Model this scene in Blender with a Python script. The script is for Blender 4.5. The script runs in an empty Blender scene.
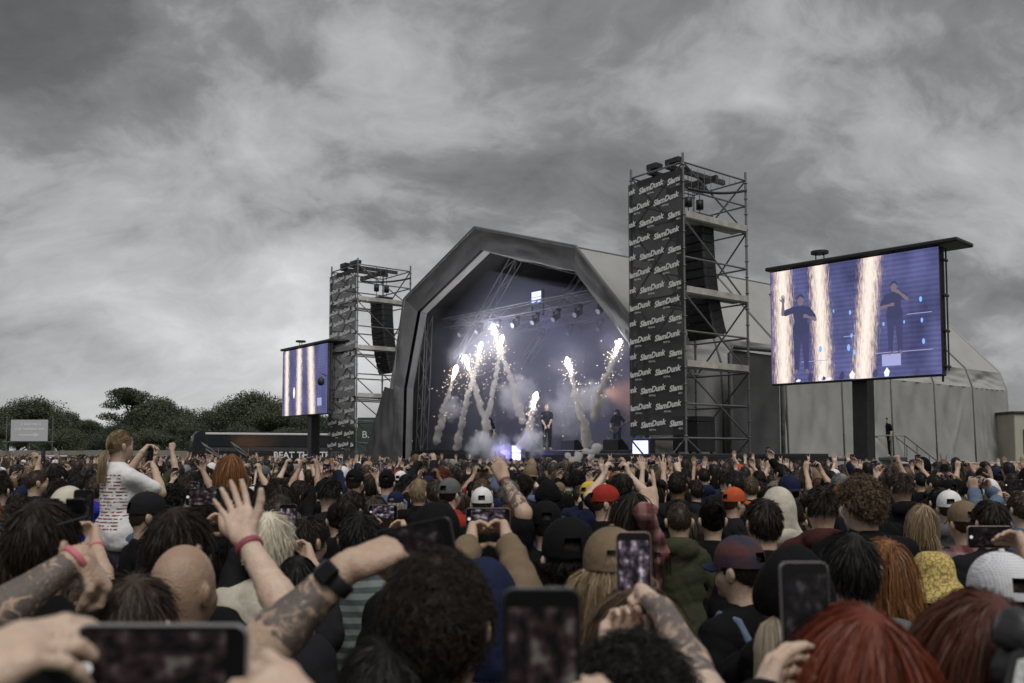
import bpy, math, random
import numpy as np
from mathutils import Matrix, Vector

random.seed(7); rng = np.random.default_rng(7)
sc = bpy.context.scene
col = sc.collection

# ------------------------------------------------------------------ camera
F, CX, CY, PITCH, EYE = 910.0, 512.0, 341.5, math.radians(3.5), 1.99
SHIFT = 55.3                                   # pixels the frame is shifted up
cam_d = bpy.data.cameras.new('camera'); cam = bpy.data.objects.new('camera', cam_d); col.objects.link(cam)
cam.location = (0, 0, EYE); cam.rotation_euler = (math.pi/2 + PITCH, 0, 0)
cam_d.sensor_width = 36.0; cam_d.lens = 36.0*F/1024; cam_d.shift_y = SHIFT/1024
cam_d.clip_start = 0.05; cam_d.clip_end = 3000
cam_d.dof.use_dof = True; cam_d.dof.focus_distance = 22.0; cam_d.dof.aperture_fstop = 4.5
sc.camera = cam

# ------------------------------------------------------------------ sky, sun, exposure
SUN_EL, SUN_AZ = math.radians(56), math.radians(165)   # azimuth clockwise from +Y: behind the camera, a little right
w = bpy.data.worlds.new('World'); sc.world = w; w.use_nodes = True
nt = w.node_tree; nt.nodes.clear()
def wn(t, **k):
    n = nt.nodes.new(t)
    for a, b in k.items(): setattr(n, a, b)
    return n
def lk(a, b): nt.links.new(a, b)
tc = wn('ShaderNodeTexCoord'); sep = wn('ShaderNodeSeparateXYZ'); lk(tc.outputs['Generated'], sep.inputs[0])
zm = wn('ShaderNodeMath', operation='MAXIMUM'); lk(sep.outputs[2], zm.inputs[0]); zm.inputs[1].default_value = 0.0
za = wn('ShaderNodeMath', operation='ADD'); lk(zm.outputs[0], za.inputs[0]); za.inputs[1].default_value = 0.55
dx = wn('ShaderNodeMath', operation='DIVIDE'); lk(sep.outputs[0], dx.inputs[0]); lk(za.outputs[0], dx.inputs[1])
dy = wn('ShaderNodeMath', operation='DIVIDE'); lk(sep.outputs[1], dy.inputs[0]); lk(za.outputs[0], dy.inputs[1])
cmb = wn('ShaderNodeCombineXYZ'); lk(dx.outputs[0], cmb.inputs[0]); lk(dy.outputs[0], cmb.inputs[1])
mp = wn('ShaderNodeMapping'); lk(cmb.outputs[0], mp.inputs[0])
mp.inputs['Location'].default_value = (31.0, 2.22, 0.0); mp.inputs['Rotation'].default_value = (0, 0, -0.3); mp.inputs['Scale'].default_value = (0.8, 1.0, 1)
wq = wn('ShaderNodeTexNoise'); lk(mp.outputs[0], wq.inputs['Vector']); wq.inputs['Scale'].default_value = 2.6; wq.inputs['Detail'].default_value = 4
wsc = wn('ShaderNodeVectorMath', operation='MULTIPLY_ADD'); lk(wq.outputs['Color'], wsc.inputs[0]); wsc.inputs[1].default_value = (0.32, 0.32, 0.32); lk(mp.outputs[0], wsc.inputs[2])
n1 = wn('ShaderNodeTexNoise'); lk(wsc.outputs[0], n1.inputs['Vector'])          # cloud masses, their edges curled by the noise above
n1.inputs['Scale'].default_value = 1.35; n1.inputs['Detail'].default_value = 12; n1.inputs['Roughness'].default_value = 0.50
n2 = wn('ShaderNodeTexNoise'); lk(wsc.outputs[0], n2.inputs['Vector'])          # lumps inside them
n2.inputs['Scale'].default_value = 4.0; n2.inputs['Detail'].default_value = 12; n2.inputs['Roughness'].default_value = 0.62
mx = wn('ShaderNodeMath', operation='MULTIPLY_ADD'); lk(n2.outputs[0], mx.inputs[0]); mx.inputs[1].default_value = 0.46
s1 = wn('ShaderNodeMath', operation='MULTIPLY'); lk(n1.outputs[0], s1.inputs[0]); s1.inputs[1].default_value = 1.06
lk(s1.outputs[0], mx.inputs[2])
rp = wn('ShaderNodeValToRGB'); lk(mx.outputs[0], rp.inputs[0])
e = rp.color_ramp.elements
e[0].position = 0.53; e[0].color = (0.075, 0.075, 0.076, 1)
e[1].position = 1.0; e[1].color = (0.72, 0.72, 0.72, 1)
for p_, c_ in ((0.65, 0.125), (0.73, 0.205), (0.775, 0.32), (0.83, 0.41), (0.91, 0.54)):
    m = e.new(p_); m.color = (c_, c_, c_*1.01, 1)
# the cloud deck is paler towards the horizon all round, thicker overhead
hz = wn('ShaderNodeMapRange'); lk(sep.outputs[2], hz.inputs[0])
hz.inputs[1].default_value = 0.0; hz.inputs[2].default_value = 0.16; hz.inputs[3].default_value = 0.5; hz.inputs[4].default_value = 0.0
mixh = wn('ShaderNodeMix', data_type='RGBA'); lk(hz.outputs[0], mixh.inputs[0]); lk(rp.outputs[0], mixh.inputs[6]); mixh.inputs[7].default_value = (0.30, 0.30, 0.305, 1)
sky = wn('ShaderNodeTexSky', sky_type='NISHITA'); sky.sun_disc = False; sky.sun_elevation = SUN_EL; sky.sun_rotation = SUN_AZ
b1 = wn('ShaderNodeBackground'); lk(sky.outputs[0], b1.inputs[0]); b1.inputs[1].default_value = 0.06
b2 = wn('ShaderNodeBackground'); lk(mixh.outputs[2], b2.inputs[0]); b2.inputs[1].default_value = 1.0
ms = wn('ShaderNodeMixShader'); ms.inputs[0].default_value = 0.95; lk(b1.outputs[0], ms.inputs[1]); lk(b2.outputs[0], ms.inputs[2])
wo = wn('ShaderNodeOutputWorld'); lk(ms.outputs[0], wo.inputs[0])

sd = bpy.data.lights.new('sun', 'SUN'); sd.energy = 1.5; sd.angle = math.radians(35); sd.color = (1.0, 0.975, 0.94)
so = bpy.data.objects.new('sun', sd); col.objects.link(so)
sv = Vector((math.sin(SUN_AZ)*math.cos(SUN_EL), math.cos(SUN_AZ)*math.cos(SUN_EL), math.sin(SUN_EL)))
so.rotation_euler = sv.to_track_quat('Z', 'Y').to_euler(); so.location = (0, -20, 30)

sc.view_settings.view_transform = 'Standard'; sc.view_settings.look = 'None'
sc.view_settings.exposure = 0.25; sc.view_settings.gamma = 1.0; sc.view_settings.use_curve_mapping = False
cy = sc.cycles
cy.use_denoising = True; cy.max_bounces = 6; cy.diffuse_bounces = 3; cy.glossy_bounces = 3; cy.volume_bounces = 2; cy.transparent_max_bounces = 12
cy.sample_clamp_indirect = 4.0; cy.volume_step_rate = 2.0; cy.use_adaptive_sampling = True; cy.adaptive_threshold = 0.02

# ------------------------------------------------------------------ helpers
def ray(px, py):
    cx, cyy = (px-CX)/F, (CY-py+SHIFT)/F
    c, s = math.cos(PITCH), math.sin(PITCH)
    return np.array((cx, c-s*cyy, s+c*cyy))
def at(px, py, Y):                             # world point seen at that place, Y metres ahead
    r = ray(px, py); return np.array((0, 0, EYE)) + r*(Y/r[1])
def to_px(p):
    v = np.asarray(p, float)-np.array((0, 0, EYE)); c, s = math.cos(PITCH), math.sin(PITCH)
    d = v[1]*c+v[2]*s; u = -v[1]*s+v[2]*c
    return CX+F*v[0]/d, CY+SHIFT-F*u/d

def M(name, colr, rough=0.6, metal=0.0, spec=0.5, noise=0.0, nscale=8.0, bump=0.0, bscale=40.0, emit=None, estr=0.0, island=0.0, sss=0.0, sheen=0.0, coat=0.0, bdist=0.02):
    m = bpy.data.materials.new(name); m.use_nodes = True
    t = m.node_tree; b = t.nodes['Principled BSDF']
    b.inputs['Base Color'].default_value = (*colr, 1); b.inputs['Roughness'].default_value = rough
    b.inputs['Metallic'].default_value = metal; b.inputs['Specular IOR Level'].default_value = spec
    if sss: b.inputs['Subsurface Weight'].default_value = sss; b.inputs['Subsurface Radius'].default_value = (0.012, 0.005, 0.003); b.inputs['Subsurface Scale'].default_value = 1.0
    if sheen: b.inputs['Sheen Weight'].default_value = sheen
    if coat: b.inputs['Coat Weight'].default_value = coat
    tcn = None
    if noise or bump:
        tcn = t.nodes.new('ShaderNodeTexCoord')
    last = None
    if noise:
        n = t.nodes.new('ShaderNodeTexNoise'); n.inputs['Scale'].default_value = nscale; n.inputs['Detail'].default_value = 6
        t.links.new(tcn.outputs['Object'], n.inputs['Vector'])
        r = t.nodes.new('ShaderNodeMapRange'); r.inputs[1].default_value = 0.3; r.inputs[2].default_value = 0.7
        r.inputs[3].default_value = 1-noise; r.inputs[4].default_value = 1+noise
        t.links.new(n.outputs[0], r.inputs[0]); last = r.outputs[0]
    if island:
        g = t.nodes.new('ShaderNodeNewGeometry')
        r = t.nodes.new('ShaderNodeMapRange'); r.inputs[3].default_value = 1-island; r.inputs[4].default_value = 1+island
        t.links.new(g.outputs['Random Per Island'], r.inputs[0])
        if last is not None:
            mm = t.nodes.new('ShaderNodeMath'); mm.operation = 'MULTIPLY'; t.links.new(last, mm.inputs[0]); t.links.new(r.outputs[0], mm.inputs[1]); last = mm.outputs[0]
        else: last = r.outputs[0]
    if last is not None:
        v = t.nodes.new('ShaderNodeVectorMath'); v.operation = 'SCALE'; v.inputs[0].default_value = colr
        t.links.new(last, v.inputs['Scale']); t.links.new(v.outputs[0], b.inputs['Base Color'])
    if bump:
        n = t.nodes.new('ShaderNodeTexNoise'); n.inputs['Scale'].default_value = bscale; n.inputs['Detail'].default_value = 5
        t.links.new(tcn.outputs['Object'], n.inputs['Vector'])
        bp = t.nodes.new('ShaderNodeBump'); bp.inputs['Strength'].default_value = bump; bp.inputs['Distance'].default_value = bdist
        t.links.new(n.outputs[0], bp.inputs['Height']); t.links.new(bp.outputs[0], b.inputs['Normal'])
    if emit is not None:
        b.inputs['Emission Color'].default_value = (*emit, 1); b.inputs['Emission Strength'].default_value = estr
    return m

def new_mesh(name, V, Fc, mat=None, smooth=False, mi=None):
    me = bpy.data.meshes.new(name)
    V = np.asarray(V, np.float32)
    if isinstance(Fc, np.ndarray):
        k = Fc.shape[1]; n = len(Fc)
        me.vertices.add(len(V)); me.vertices.foreach_set('co', V.ravel())
        me.loops.add(n*k); me.loops.foreach_set('vertex_index', Fc.astype(np.int32).ravel())
        me.polygons.add(n); me.polygons.foreach_set('loop_start', np.arange(0, n*k, k, dtype=np.int32))
        me.polygons.foreach_set('loop_total', np.full(n, k, np.int32))
    else:
        me.from_pydata(V.tolist(), [], Fc)
    if mat is not None:
        for m in (mat if isinstance(mat, (list, tuple)) else [mat]): me.materials.append(m)
    if mi is not None: me.polygons.foreach_set('material_index', np.asarray(mi, np.int32))
    if smooth: me.polygons.foreach_set('use_smooth', np.ones(len(me.polygons), bool))
    me.update(calc_edges=True)
    return me
def link(name, me, parent=None):
    o = bpy.data.objects.new(name, me); col.objects.link(o)
    if parent is not None: o.parent = parent
    return o
def put(name, V, Fc, mat, parent=None, smooth=False, mi=None): return link(name, new_mesh(name, V, Fc, mat, smooth, mi), parent)
def tag(o, label, cat=None, group=None, kind=None):
    if label: o['label'] = label
    if cat: o['category'] = cat
    if group: o['group'] = group
    if kind: o['kind'] = kind
    return o
def empty(name, loc=(0, 0, 0), rz=0.0, label=None, cat=None, group=None):
    o = bpy.data.objects.new(name, None); col.objects.link(o); o.empty_display_size = 0.2
    o.location = tuple(float(x) for x in loc); o.rotation_euler = (0, 0, rz)
    return tag(o, label, cat, group)
BOXF = [(0, 3, 2, 1), (4, 5, 6, 7), (0, 1, 5, 4), (1, 2, 6, 5), (2, 3, 7, 6), (3, 0, 4, 7)]
def boxv(x0, x1, y0, y1, z0, z1):
    return [(x0, y0, z0), (x1, y0, z0), (x1, y1, z0), (x0, y1, z0), (x0, y0, z1), (x1, y0, z1), (x1, y1, z1), (x0, y1, z1)]
def bevel_box(x0, x1, y0, y1, z0, z1, b=0.02):
    """box with chamfered edges (24 vertices)"""
    V = []; idx = {}
    xs, ys, zs = (x0, x1), (y0, y1), (z0, z1)
    for i in (0, 1):
        for j in (0, 1):
            for k in (0, 1):
                c = [xs[i], ys[j], zs[k]]; sg = [1-2*i, 1-2*j, 1-2*k]
                for a in range(3):             # vertex lying on face a
                    p = [c[q] + (0 if q == a else sg[q]*b) for q in range(3)]
                    idx[(i, j, k, a)] = len(V); V.append(p)
    Fs = []
    for a in range(3):
        o1, o2 = [q for q in range(3) if q != a]
        for s in (0, 1):
            def g(u, v):
                t = [0, 0, 0]; t[a] = s; t[o1] = u; t[o2] = v; return idx[(*t, a)]
            f = [g(0, 0), g(1, 0), g(1, 1), g(0, 1)]
            if (s == 1) == (a == 1): f = f[::-1]
            Fs.append(tuple(f))
    for a in range(3):                          # 12 edge bevels
        o1, o2 = [q for q in range(3) if q != a]
        for u in (0, 1):
            for v in (0, 1):
                def h(s, face):
                    t = [0, 0, 0]; t[a] = s; t[o1] = u; t[o2] = v; return idx[(*t, face)]
                Fs.append((h(0, o1), h(1, o1), h(1, o2), h(0, o2)))
    for i in (0, 1):
        for j in (0, 1):
            for k in (0, 1): Fs.append((idx[(i, j, k, 0)], idx[(i, j, k, 1)], idx[(i, j, k, 2)]))
    return V, Fs
def bbox(name, x0, x1, y0, y1, z0, z1, mat, parent=None, b=0.02):
    b = min(b, 0.24*min(x1-x0, y1-y0, z1-z0))
    V, Fs = bevel_box(x0, x1, y0, y1, z0, z1, b); return put(name, V, Fs, mat, parent)
_cyl = {}
def cyl_mesh(mat, n=10):
    k = (mat.name, n)
    if k not in _cyl:
        V = [(math.cos(2*math.pi*i/n), math.sin(2*math.pi*i/n), z) for z in (0, 1) for i in range(n)]
        Fs = [(i, (i+1) % n, n+(i+1) % n, n+i) for i in range(n)]+[tuple(range(n))[::-1], tuple(range(n, 2*n))]
        _cyl[k] = new_mesh('tube', V, Fs, mat)
        _cyl[k].polygons.foreach_set('use_smooth', [True]*n+[False]*2)
    return _cyl[k]
def tube(name, a, b, r, mat, parent=None, n=10):
    a, b = Vector([float(x) for x in a]), Vector([float(x) for x in b])
    o = link(name, cyl_mesh(mat, n), parent)
    o.location = a; o.rotation_mode = 'QUATERNION'; o.rotation_quaternion = (b-a).to_track_quat('Z', 'Y'); o.scale = (r, r, (b-a).length)
    return o
def path_tube(P, R, n=10, cap=True):
    """swept tube through points P with radii R -> verts, quad list"""
    P = np.asarray(P, float); R = np.broadcast_to(np.asarray(R, float), (len(P),))
    V, Fs = [], []
    T = np.gradient(P, axis=0); T /= np.linalg.norm(T, axis=1)[:, None]+1e-9
    up = np.array((0.13, 0.21, 0.97))
    for i in range(len(P)):
        a = np.cross(T[i], up); a /= np.linalg.norm(a)+1e-9; b = np.cross(T[i], a)
        for j in range(n):
            q = 2*math.pi*j/n; V.append(P[i]+R[i]*(a*math.cos(q)+b*math.sin(q)))
    for i in range(len(P)-1):
        for j in range(n):
            Fs.append((i*n+j, i*n+(j+1) % n, (i+1)*n+(j+1) % n, (i+1)*n+j))
    if cap: Fs += [tuple(range(n))[::-1], tuple(range((len(P)-1)*n, len(P)*n))]
    return V, Fs
def join(*parts):
    V, Fs = [], []
    for v, f in parts:
        o = len(V); V += [tuple(p) for p in v]; Fs += [tuple(i+o for i in q) for q in f]
    return V, Fs
_txt = {}
def text_mesh(s, size, mat, shear=0.0, bold=0.0, ext=0.0):
    k = (s, size, mat.name, shear)
    if k in _txt: return _txt[k]
    c = bpy.data.curves.new('lettering', 'FONT'); c.body = s; c.size = size; c.shear = shear; c.offset = bold; c.extrude = ext
    c.align_x = 'CENTER'; c.align_y = 'CENTER'; c.resolution_u = 3
    o = bpy.data.objects.new('lettering', c); col.objects.link(o)
    dg = bpy.context.evaluated_depsgraph_get(); me = bpy.data.meshes.new_from_object(o.evaluated_get(dg))
    bpy.data.objects.remove(o); me.name = 'lettering'; me.materials.clear(); me.materials.append(mat)
    _txt[k] = me
    return me

# ------------------------------------------------------------------ implicit surfaces for bodies, clothes and smoke
def rc(a, b, ra, rb, k=0.02): return ('c', np.array(a, np.float32), np.array(b, np.float32), ra, rb, k)
def el(c, r, k=0.02): return ('e', np.array(c, np.float32), np.array(r, np.float32), 0, 0, k)
def sdf(P, prims):
    d = None
    for (t, a, b, ra, rb, k) in prims:
        if t == 'c':
            ba = b-a; pa = P-a; h = np.clip(pa@ba/max(float(ba@ba), 1e-9), 0, 1)
            q = pa-h[:, None]*ba; e = np.sqrt(np.einsum('ij,ij->i', q, q))-(ra+(rb-ra)*h)
        elif t == 'e':
            q = (P-a)/b; k0 = np.sqrt(np.einsum('ij,ij->i', q, q)); q = q/b; k1 = np.sqrt(np.einsum('ij,ij->i', q, q))+1e-6
            e = k0*(k0-1)/k1
        elif t == 'cut':                       # keep the side the normal b points away from
            e = (P-a)@b; d = np.maximum(d, e); continue
        elif t == 'sub':
            q = (P-a)/b; k0 = np.sqrt(np.einsum('ij,ij->i', q, q)); q = q/b; k1 = np.sqrt(np.einsum('ij,ij->i', q, q))+1e-6
            d = np.maximum(d, -k0*(k0-1)/k1); continue
        if d is None: d = e
        else:
            hh = np.clip(0.5+0.5*(d-e)/k, 0, 1); d = d*(1-hh)+e*hh-k*hh*(1-hh)
    return d
def prim_bounds(prims):
    lo, hi = [], []
    for (t, a, b, ra, rb, k) in prims:
        if t == 'c': r = max(ra, rb); lo.append(np.minimum(a, b)-r); hi.append(np.maximum(a, b)+r)
        elif t == 'e': lo.append(a-b); hi.append(a+b)
    return np.min(lo, 0), np.max(hi, 0)
def polygonise(prims, h, warp=None, pad=0.03):
    lo, hi = prim_bounds(prims); lo = lo-pad; hi = hi+pad
    C = 4
    nb = np.ceil((hi-lo)/h/C).astype(int)+1; n = nb*C
    def f(P):
        d = sdf(P, prims)
        return d if warp is None else d+warp(P)
    g = np.stack(np.meshgrid(*[np.arange(nb[i]) for i in range(3)], indexing='ij'), -1).reshape(-1, 3)
    cc = (lo+(g*C+(C-1)/2)*h).astype(np.float32)
    dc = f(cc)
    act = np.abs(dc) < h*C*1.3+0.012
    D = np.repeat(np.repeat(np.repeat(np.where(dc < 0, -1.0, 1.0).astype(np.float32).reshape(nb), C, 0), C, 1), C, 2)
    off = np.stack(np.meshgrid(*[np.arange(C)]*3, indexing='ij'), -1).reshape(-1, 3)
    ix = (g[act][:, None, :]*C+off[None]).reshape(-1, 3)
    D[ix[:, 0], ix[:, 1], ix[:, 2]] = f((lo+ix*h).astype(np.float32))
    s = D < 0
    cnt = sum(s[a:n[0]-1+a, b:n[1]-1+b, c:n[2]-1+c].astype(np.int8) for a in (0, 1) for b in (0, 1) for c in (0, 1))
    cells = np.argwhere((cnt > 0) & (cnt < 8))
    if not len(cells): return np.zeros((0, 3)), np.zeros((0, 4), int)
    acc = np.zeros((len(cells), 3)); num = np.zeros(len(cells))
    cor = [(a, b, c) for a in (0, 1) for b in (0, 1) for c in (0, 1)]
    dv = {c: D[cells[:, 0]+c[0], cells[:, 1]+c[1], cells[:, 2]+c[2]] for c in cor}
    for c0 in cor:
        for ax in range(3):
            if c0[ax]: continue
            c1 = list(c0); c1[ax] = 1; c1 = tuple(c1)
            d0, d1 = dv[c0], dv[c1]; x = (d0 < 0) != (d1 < 0)
            t = np.where(x, d0/np.where(x, d0-d1, 1), 0)
            p = np.tile(np.array(c0, float), (len(cells), 1)); p[:, ax] = t
            acc += np.where(x[:, None], p, 0); num += x
    V = lo+(cells+acc/np.maximum(num, 1)[:, None])*h
    idx = np.full(tuple(n), -1, np.int64); idx[cells[:, 0], cells[:, 1], cells[:, 2]] = np.arange(len(cells))
    Q = []
    for ax in range(3):
        o1, o2 = (ax+1) % 3, (ax+2) % 3
        sl0 = [slice(None)]*3; sl1 = [slice(None)]*3; sl0[ax] = slice(0, -1); sl1[ax] = slice(1, None)
        a = s[tuple(sl0)]; ed = np.argwhere(a != s[tuple(sl1)])
        ed = ed[(ed[:, o1] > 0) & (ed[:, o2] > 0)]
        fl = a[ed[:, 0], ed[:, 1], ed[:, 2]]
        def cell(u, v):
            q = ed.copy(); q[:, o1] -= u; q[:, o2] -= v; return idx[q[:, 0], q[:, 1], q[:, 2]]
        q = np.stack([cell(0, 0), cell(1, 0), cell(1, 1), cell(0, 1)], 1)
        q = q[(q >= 0).all(1)] if not (q >= 0).all() else q
        if len(q) == len(fl): q = np.where(fl[:, None], q, q[:, ::-1])
        Q.append(q)
    return V, np.concatenate(Q)
def cat(*ms):
    V = []; Q = []; o = 0
    for v, q in ms:
        V.append(v); Q.append(q+o); o += len(v)
    return np.concatenate(V), np.concatenate(Q)
import bmesh
# ================================================================== ground
GL = M('field_grass', (0.055, 0.062, 0.03), 0.95, noise=0.5, nscale=0.35, bump=0.6, bscale=6)
g = put('ground', [(-900, -60, 0), (900, -60, 0), (900, 1600, 0), (-900, 1600, 0)], [(0, 1, 2, 3)], GL)
tag(g, 'trampled grass field the crowd stands on', kind='structure')

# ================================================================== stage frame: x along the front, u into the stage
R0 = np.array((5.88, 30.0)); EX = np.array((0.628, -0.778)); EX /= np.linalg.norm(EX); UN = np.array((-EX[1], EX[0]))
SA = math.atan2(EX[1], EX[0]); LS = 21.08
def S(x, u, z=0.0): p = R0+EX*x+UN*u; return np.array((p[0], p[1], z))
def loc(p): q = np.asarray(p[:2])-R0; return float(q@EX), float(q@UN)
def hit(px, py, u):                            # (x, z) on the plane at depth u behind the stage front
    r = ray(px, py); t = (u+R0@UN)/(r[:2]@UN); p = np.array((0, 0, EYE))+r*t
    return loc(p)[0], p[2]
def stage_root(name, x, u, z, label, cat, group=None):
    return empty(name, S(x, u, z), SA, label, cat, group)

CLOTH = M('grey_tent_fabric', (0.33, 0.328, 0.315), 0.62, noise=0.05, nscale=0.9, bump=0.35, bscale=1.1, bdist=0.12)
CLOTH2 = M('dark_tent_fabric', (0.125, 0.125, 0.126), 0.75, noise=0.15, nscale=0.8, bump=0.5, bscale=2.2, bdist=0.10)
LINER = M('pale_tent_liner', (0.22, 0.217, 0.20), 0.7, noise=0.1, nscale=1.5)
BLACK = M('black_drape', (0.012, 0.012, 0.013), 0.8, noise=0.3, nscale=2, bump=0.3, bscale=5)
SCRIM = M('dark_scrim_mesh', (0.06, 0.06, 0.062), 0.75, noise=0.25, nscale=1.2, bump=0.4, bscale=3)
STEEL = M('galvanised_tube', (0.22, 0.22, 0.225), 0.5, 0.75, noise=0.25, nscale=5)
DSTEEL = M('dull_dark_steel', (0.07, 0.07, 0.075), 0.55, 0.5, noise=0.3, nscale=4)
ALU = M('aluminium_truss', (0.30, 0.30, 0.31), 0.5, 0.6)
TRS = M('dull_roof_truss', (0.10, 0.10, 0.105), 0.55, 0.5)
PLANK = M('pale_scaffold_board', (0.40, 0.385, 0.345), 0.75, noise=0.25, nscale=3)
PAINT = M('black_paint', (0.018, 0.018, 0.02), 0.5, noise=0.3, nscale=6)
GRILLE = M('loudspeaker_grille', (0.022, 0.022, 0.024), 0.55, bump=0.5, bscale=120)

def fold_grid(P00, P10, P11, P01, nu, nv, sag, wr, nrm, seed, gather=0.0):
    """fabric sheet between four corners: sags inward and puckers along its edges"""
    r = np.random.default_rng(seed); ph = r.uniform(0, 6, 8)
    a = np.linspace(0, 1, nu+1)[:, None, None]; b = np.linspace(0, 1, nv+1)[None, :, None]
    P00, P10, P11, P01 = [np.asarray(p, float) for p in (P00, P10, P11, P01)]
    P = P00*(1-a)*(1-b)+P10*a*(1-b)+P11*a*b+P01*(1-a)*b
    A, B = a[..., 0], b[..., 0]
    w = -sag*np.sin(np.pi*A)*np.sin(np.pi*B)
    ed = np.sin(np.pi*A)**0.5*np.sin(np.pi*B)**0.5
    w = w+wr*ed*(np.sin(9*(A+0.7*B)+ph[0])*0.6+np.sin(17*(A-0.5*B)+ph[1]+2*np.sin(5*B+ph[2]))*0.4+0.5*np.sin(13*B+3*np.sin(4*A+ph[3])))
    if gather:                                 # folds that fan out from the hem, and slack pulled diagonally from the corners
        w = w+gather*r.uniform(0.5, 1.2)*np.sin(2*np.pi*r.uniform(3, 7)*B+2.2*np.sin(3*A+ph[4])+ph[5])*(1-A)**1.5*np.sin(np.pi*B)**0.4
        for _ in range(5):                     # pulled creases, none alike
            sl, c0, wd_, am = r.uniform(-2.2, 2.2), r.uniform(0.1, 0.9), r.uniform(0.025, 0.07), r.uniform(-1.3, 1.3)
            a0, b0 = r.uniform(0.2, 0.8), r.uniform(0.2, 0.8); w = w+gather*am*np.exp(-((A-a0-sl*(B-b0))/wd_/math.sqrt(1+sl*sl))**2)*np.exp(-((B-b0)/0.3)**2)*np.sin(np.pi*A)
        w = w-gather*1.6*np.exp(-((A-0.93+0.10*np.sin(np.pi*B))/0.035)**2)
    P = P+w[..., None]*np.asarray(nrm, float)
    V = P.reshape(-1, 3); n = nv+1
    Q = [(i*n+j, (i+1)*n+j, (i+1)*n+j+1, i*n+j+1) for i in range(nu) for j in range(nv)]
    return V, Q

# ------------------------------------------------------------------ the stage tent
t = stage_root('stage_tent', -0.55*LS, 0, 0, 'long grey fabric stage tent with a peaked open front', 'stage tent')
X0 = -0.55*LS
SEC = [(-0.925*LS, 0.0), (-0.886*LS, 5.3), (-0.834*LS, 9.35), (-0.5635*LS, 11.75), (-0.257*LS, 9.75), (-0.108*LS, 6.35), (-0.092*LS, 5.35), (-0.086*LS, 0.0)]
SEC = [(x-X0, z) for x, z in SEC]
NB, BL = 7, 4.1
for j in range(7):
    (xa, za_), (xb, zb) = SEC[j], SEC[j+1]
    nx, nz = -(zb-za_), (xb-xa); L_ = math.hypot(nx, nz); nrm = (nx/L_, 0, nz/L_)
    for i in range(NB):
        u0, u1 = i*BL+0.03, (i+1)*BL-0.03
        side = j in (0, 6)
        V, Q = fold_grid((xa, u0, za_), (xb, u0, zb), (xb, u1, zb), (xa, u1, za_), 34, 34, 0.12 if side else 0.20, 0.04 if side else 0.05, nrm, 10*j+i, 0.075 if side else 0.0)
        put('wall_panel' if side else 'roof_panel', V, Q, CLOTH, t, True)
for j in range(7):                             # black sheets added inside the stage end to darken the tent interior
    (xa, za_), (xb, zb) = SEC[j], SEC[j+1]; nx, nz = -(zb-za_), (xb-xa); L_ = math.hypot(nx, nz); k_ = np.array((nx/L_, 0, nz/L_))*-0.32
    for i in range(3):
        V, Q = fold_grid(np.array((xa, i*BL+0.5*(i == 0), za_))+k_, np.array((xb, i*BL+0.5*(i == 0), zb))+k_, np.array((xb, (i+1)*BL-0.02, zb))+k_, np.array((xa, (i+1)*BL-0.02, za_))+k_, 12, 8, 0.05, 0.04, -k_/0.32, 600+10*j+i)
        put('darkening_sheet', V, Q, BLACK, t, True)
for i in range(1, NB+1):                       # ribs under the fabric show as seams
    V, Q = path_tube([(x*0.999, i*BL, max(z, 0)+0.02) for x, z in SEC], 0.055, 8)
    put('arch_rib', V, Q, CLOTH2 if i < NB else CLOTH, t, True)
# rear gable sheet
V = [(x, NB*BL-0.02, z) for x, z in SEC]; put('gable_sheet', V, [tuple(range(8))], CLOTH, t)
# front band: outer outline to an inner one, in pleated pieces
def inset(pts, d):
    out = []
    for i, p in enumerate(pts):
        a = pts[max(i-1, 0)]; b = pts[min(i+1, len(pts)-1)]
        n = []
        for q, r_ in ((a, p), (p, b)):
            if q == r_: continue
            dx_, dz_ = r_[0]-q[0], r_[1]-q[1]; l_ = math.hypot(dx_, dz_); n.append((dz_/l_, -dx_/l_))
        mxn = np.mean(n, axis=0); mxn = mxn/(mxn@mxn); out.append((p[0]+mxn[0]*d, p[1]+mxn[1]*d))
    return out
OUT = list(SEC)
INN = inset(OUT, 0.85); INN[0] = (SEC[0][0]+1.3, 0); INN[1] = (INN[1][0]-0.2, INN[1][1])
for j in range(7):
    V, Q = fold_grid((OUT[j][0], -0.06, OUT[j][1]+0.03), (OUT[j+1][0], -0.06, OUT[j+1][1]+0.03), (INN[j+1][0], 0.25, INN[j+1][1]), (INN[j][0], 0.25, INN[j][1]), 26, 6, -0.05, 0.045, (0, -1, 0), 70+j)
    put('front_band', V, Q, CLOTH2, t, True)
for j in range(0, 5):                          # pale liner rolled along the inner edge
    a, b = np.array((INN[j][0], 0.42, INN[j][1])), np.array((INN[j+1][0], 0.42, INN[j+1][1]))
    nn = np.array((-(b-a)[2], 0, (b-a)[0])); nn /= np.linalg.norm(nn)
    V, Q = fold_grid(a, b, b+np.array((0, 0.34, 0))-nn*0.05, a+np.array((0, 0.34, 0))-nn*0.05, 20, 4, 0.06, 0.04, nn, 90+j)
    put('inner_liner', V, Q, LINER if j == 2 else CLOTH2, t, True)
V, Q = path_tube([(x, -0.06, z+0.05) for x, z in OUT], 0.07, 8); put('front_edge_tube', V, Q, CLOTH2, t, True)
# gathered skirt at the foot of the left leg
V, Q = fold_grid((SEC[1][0]-0.1, -0.4, 5.2), (SEC[1][0]+0.9, -0.5, 5.0), (SEC[0][0]+2.3, -0.9, 0), (SEC[0][0]-1.2, -1.0, 0), 24, 14, -0.2, 0.12, (0, -1, 0), 120)
put('leg_skirt', V, Q, SCRIM, t, True)
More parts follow.
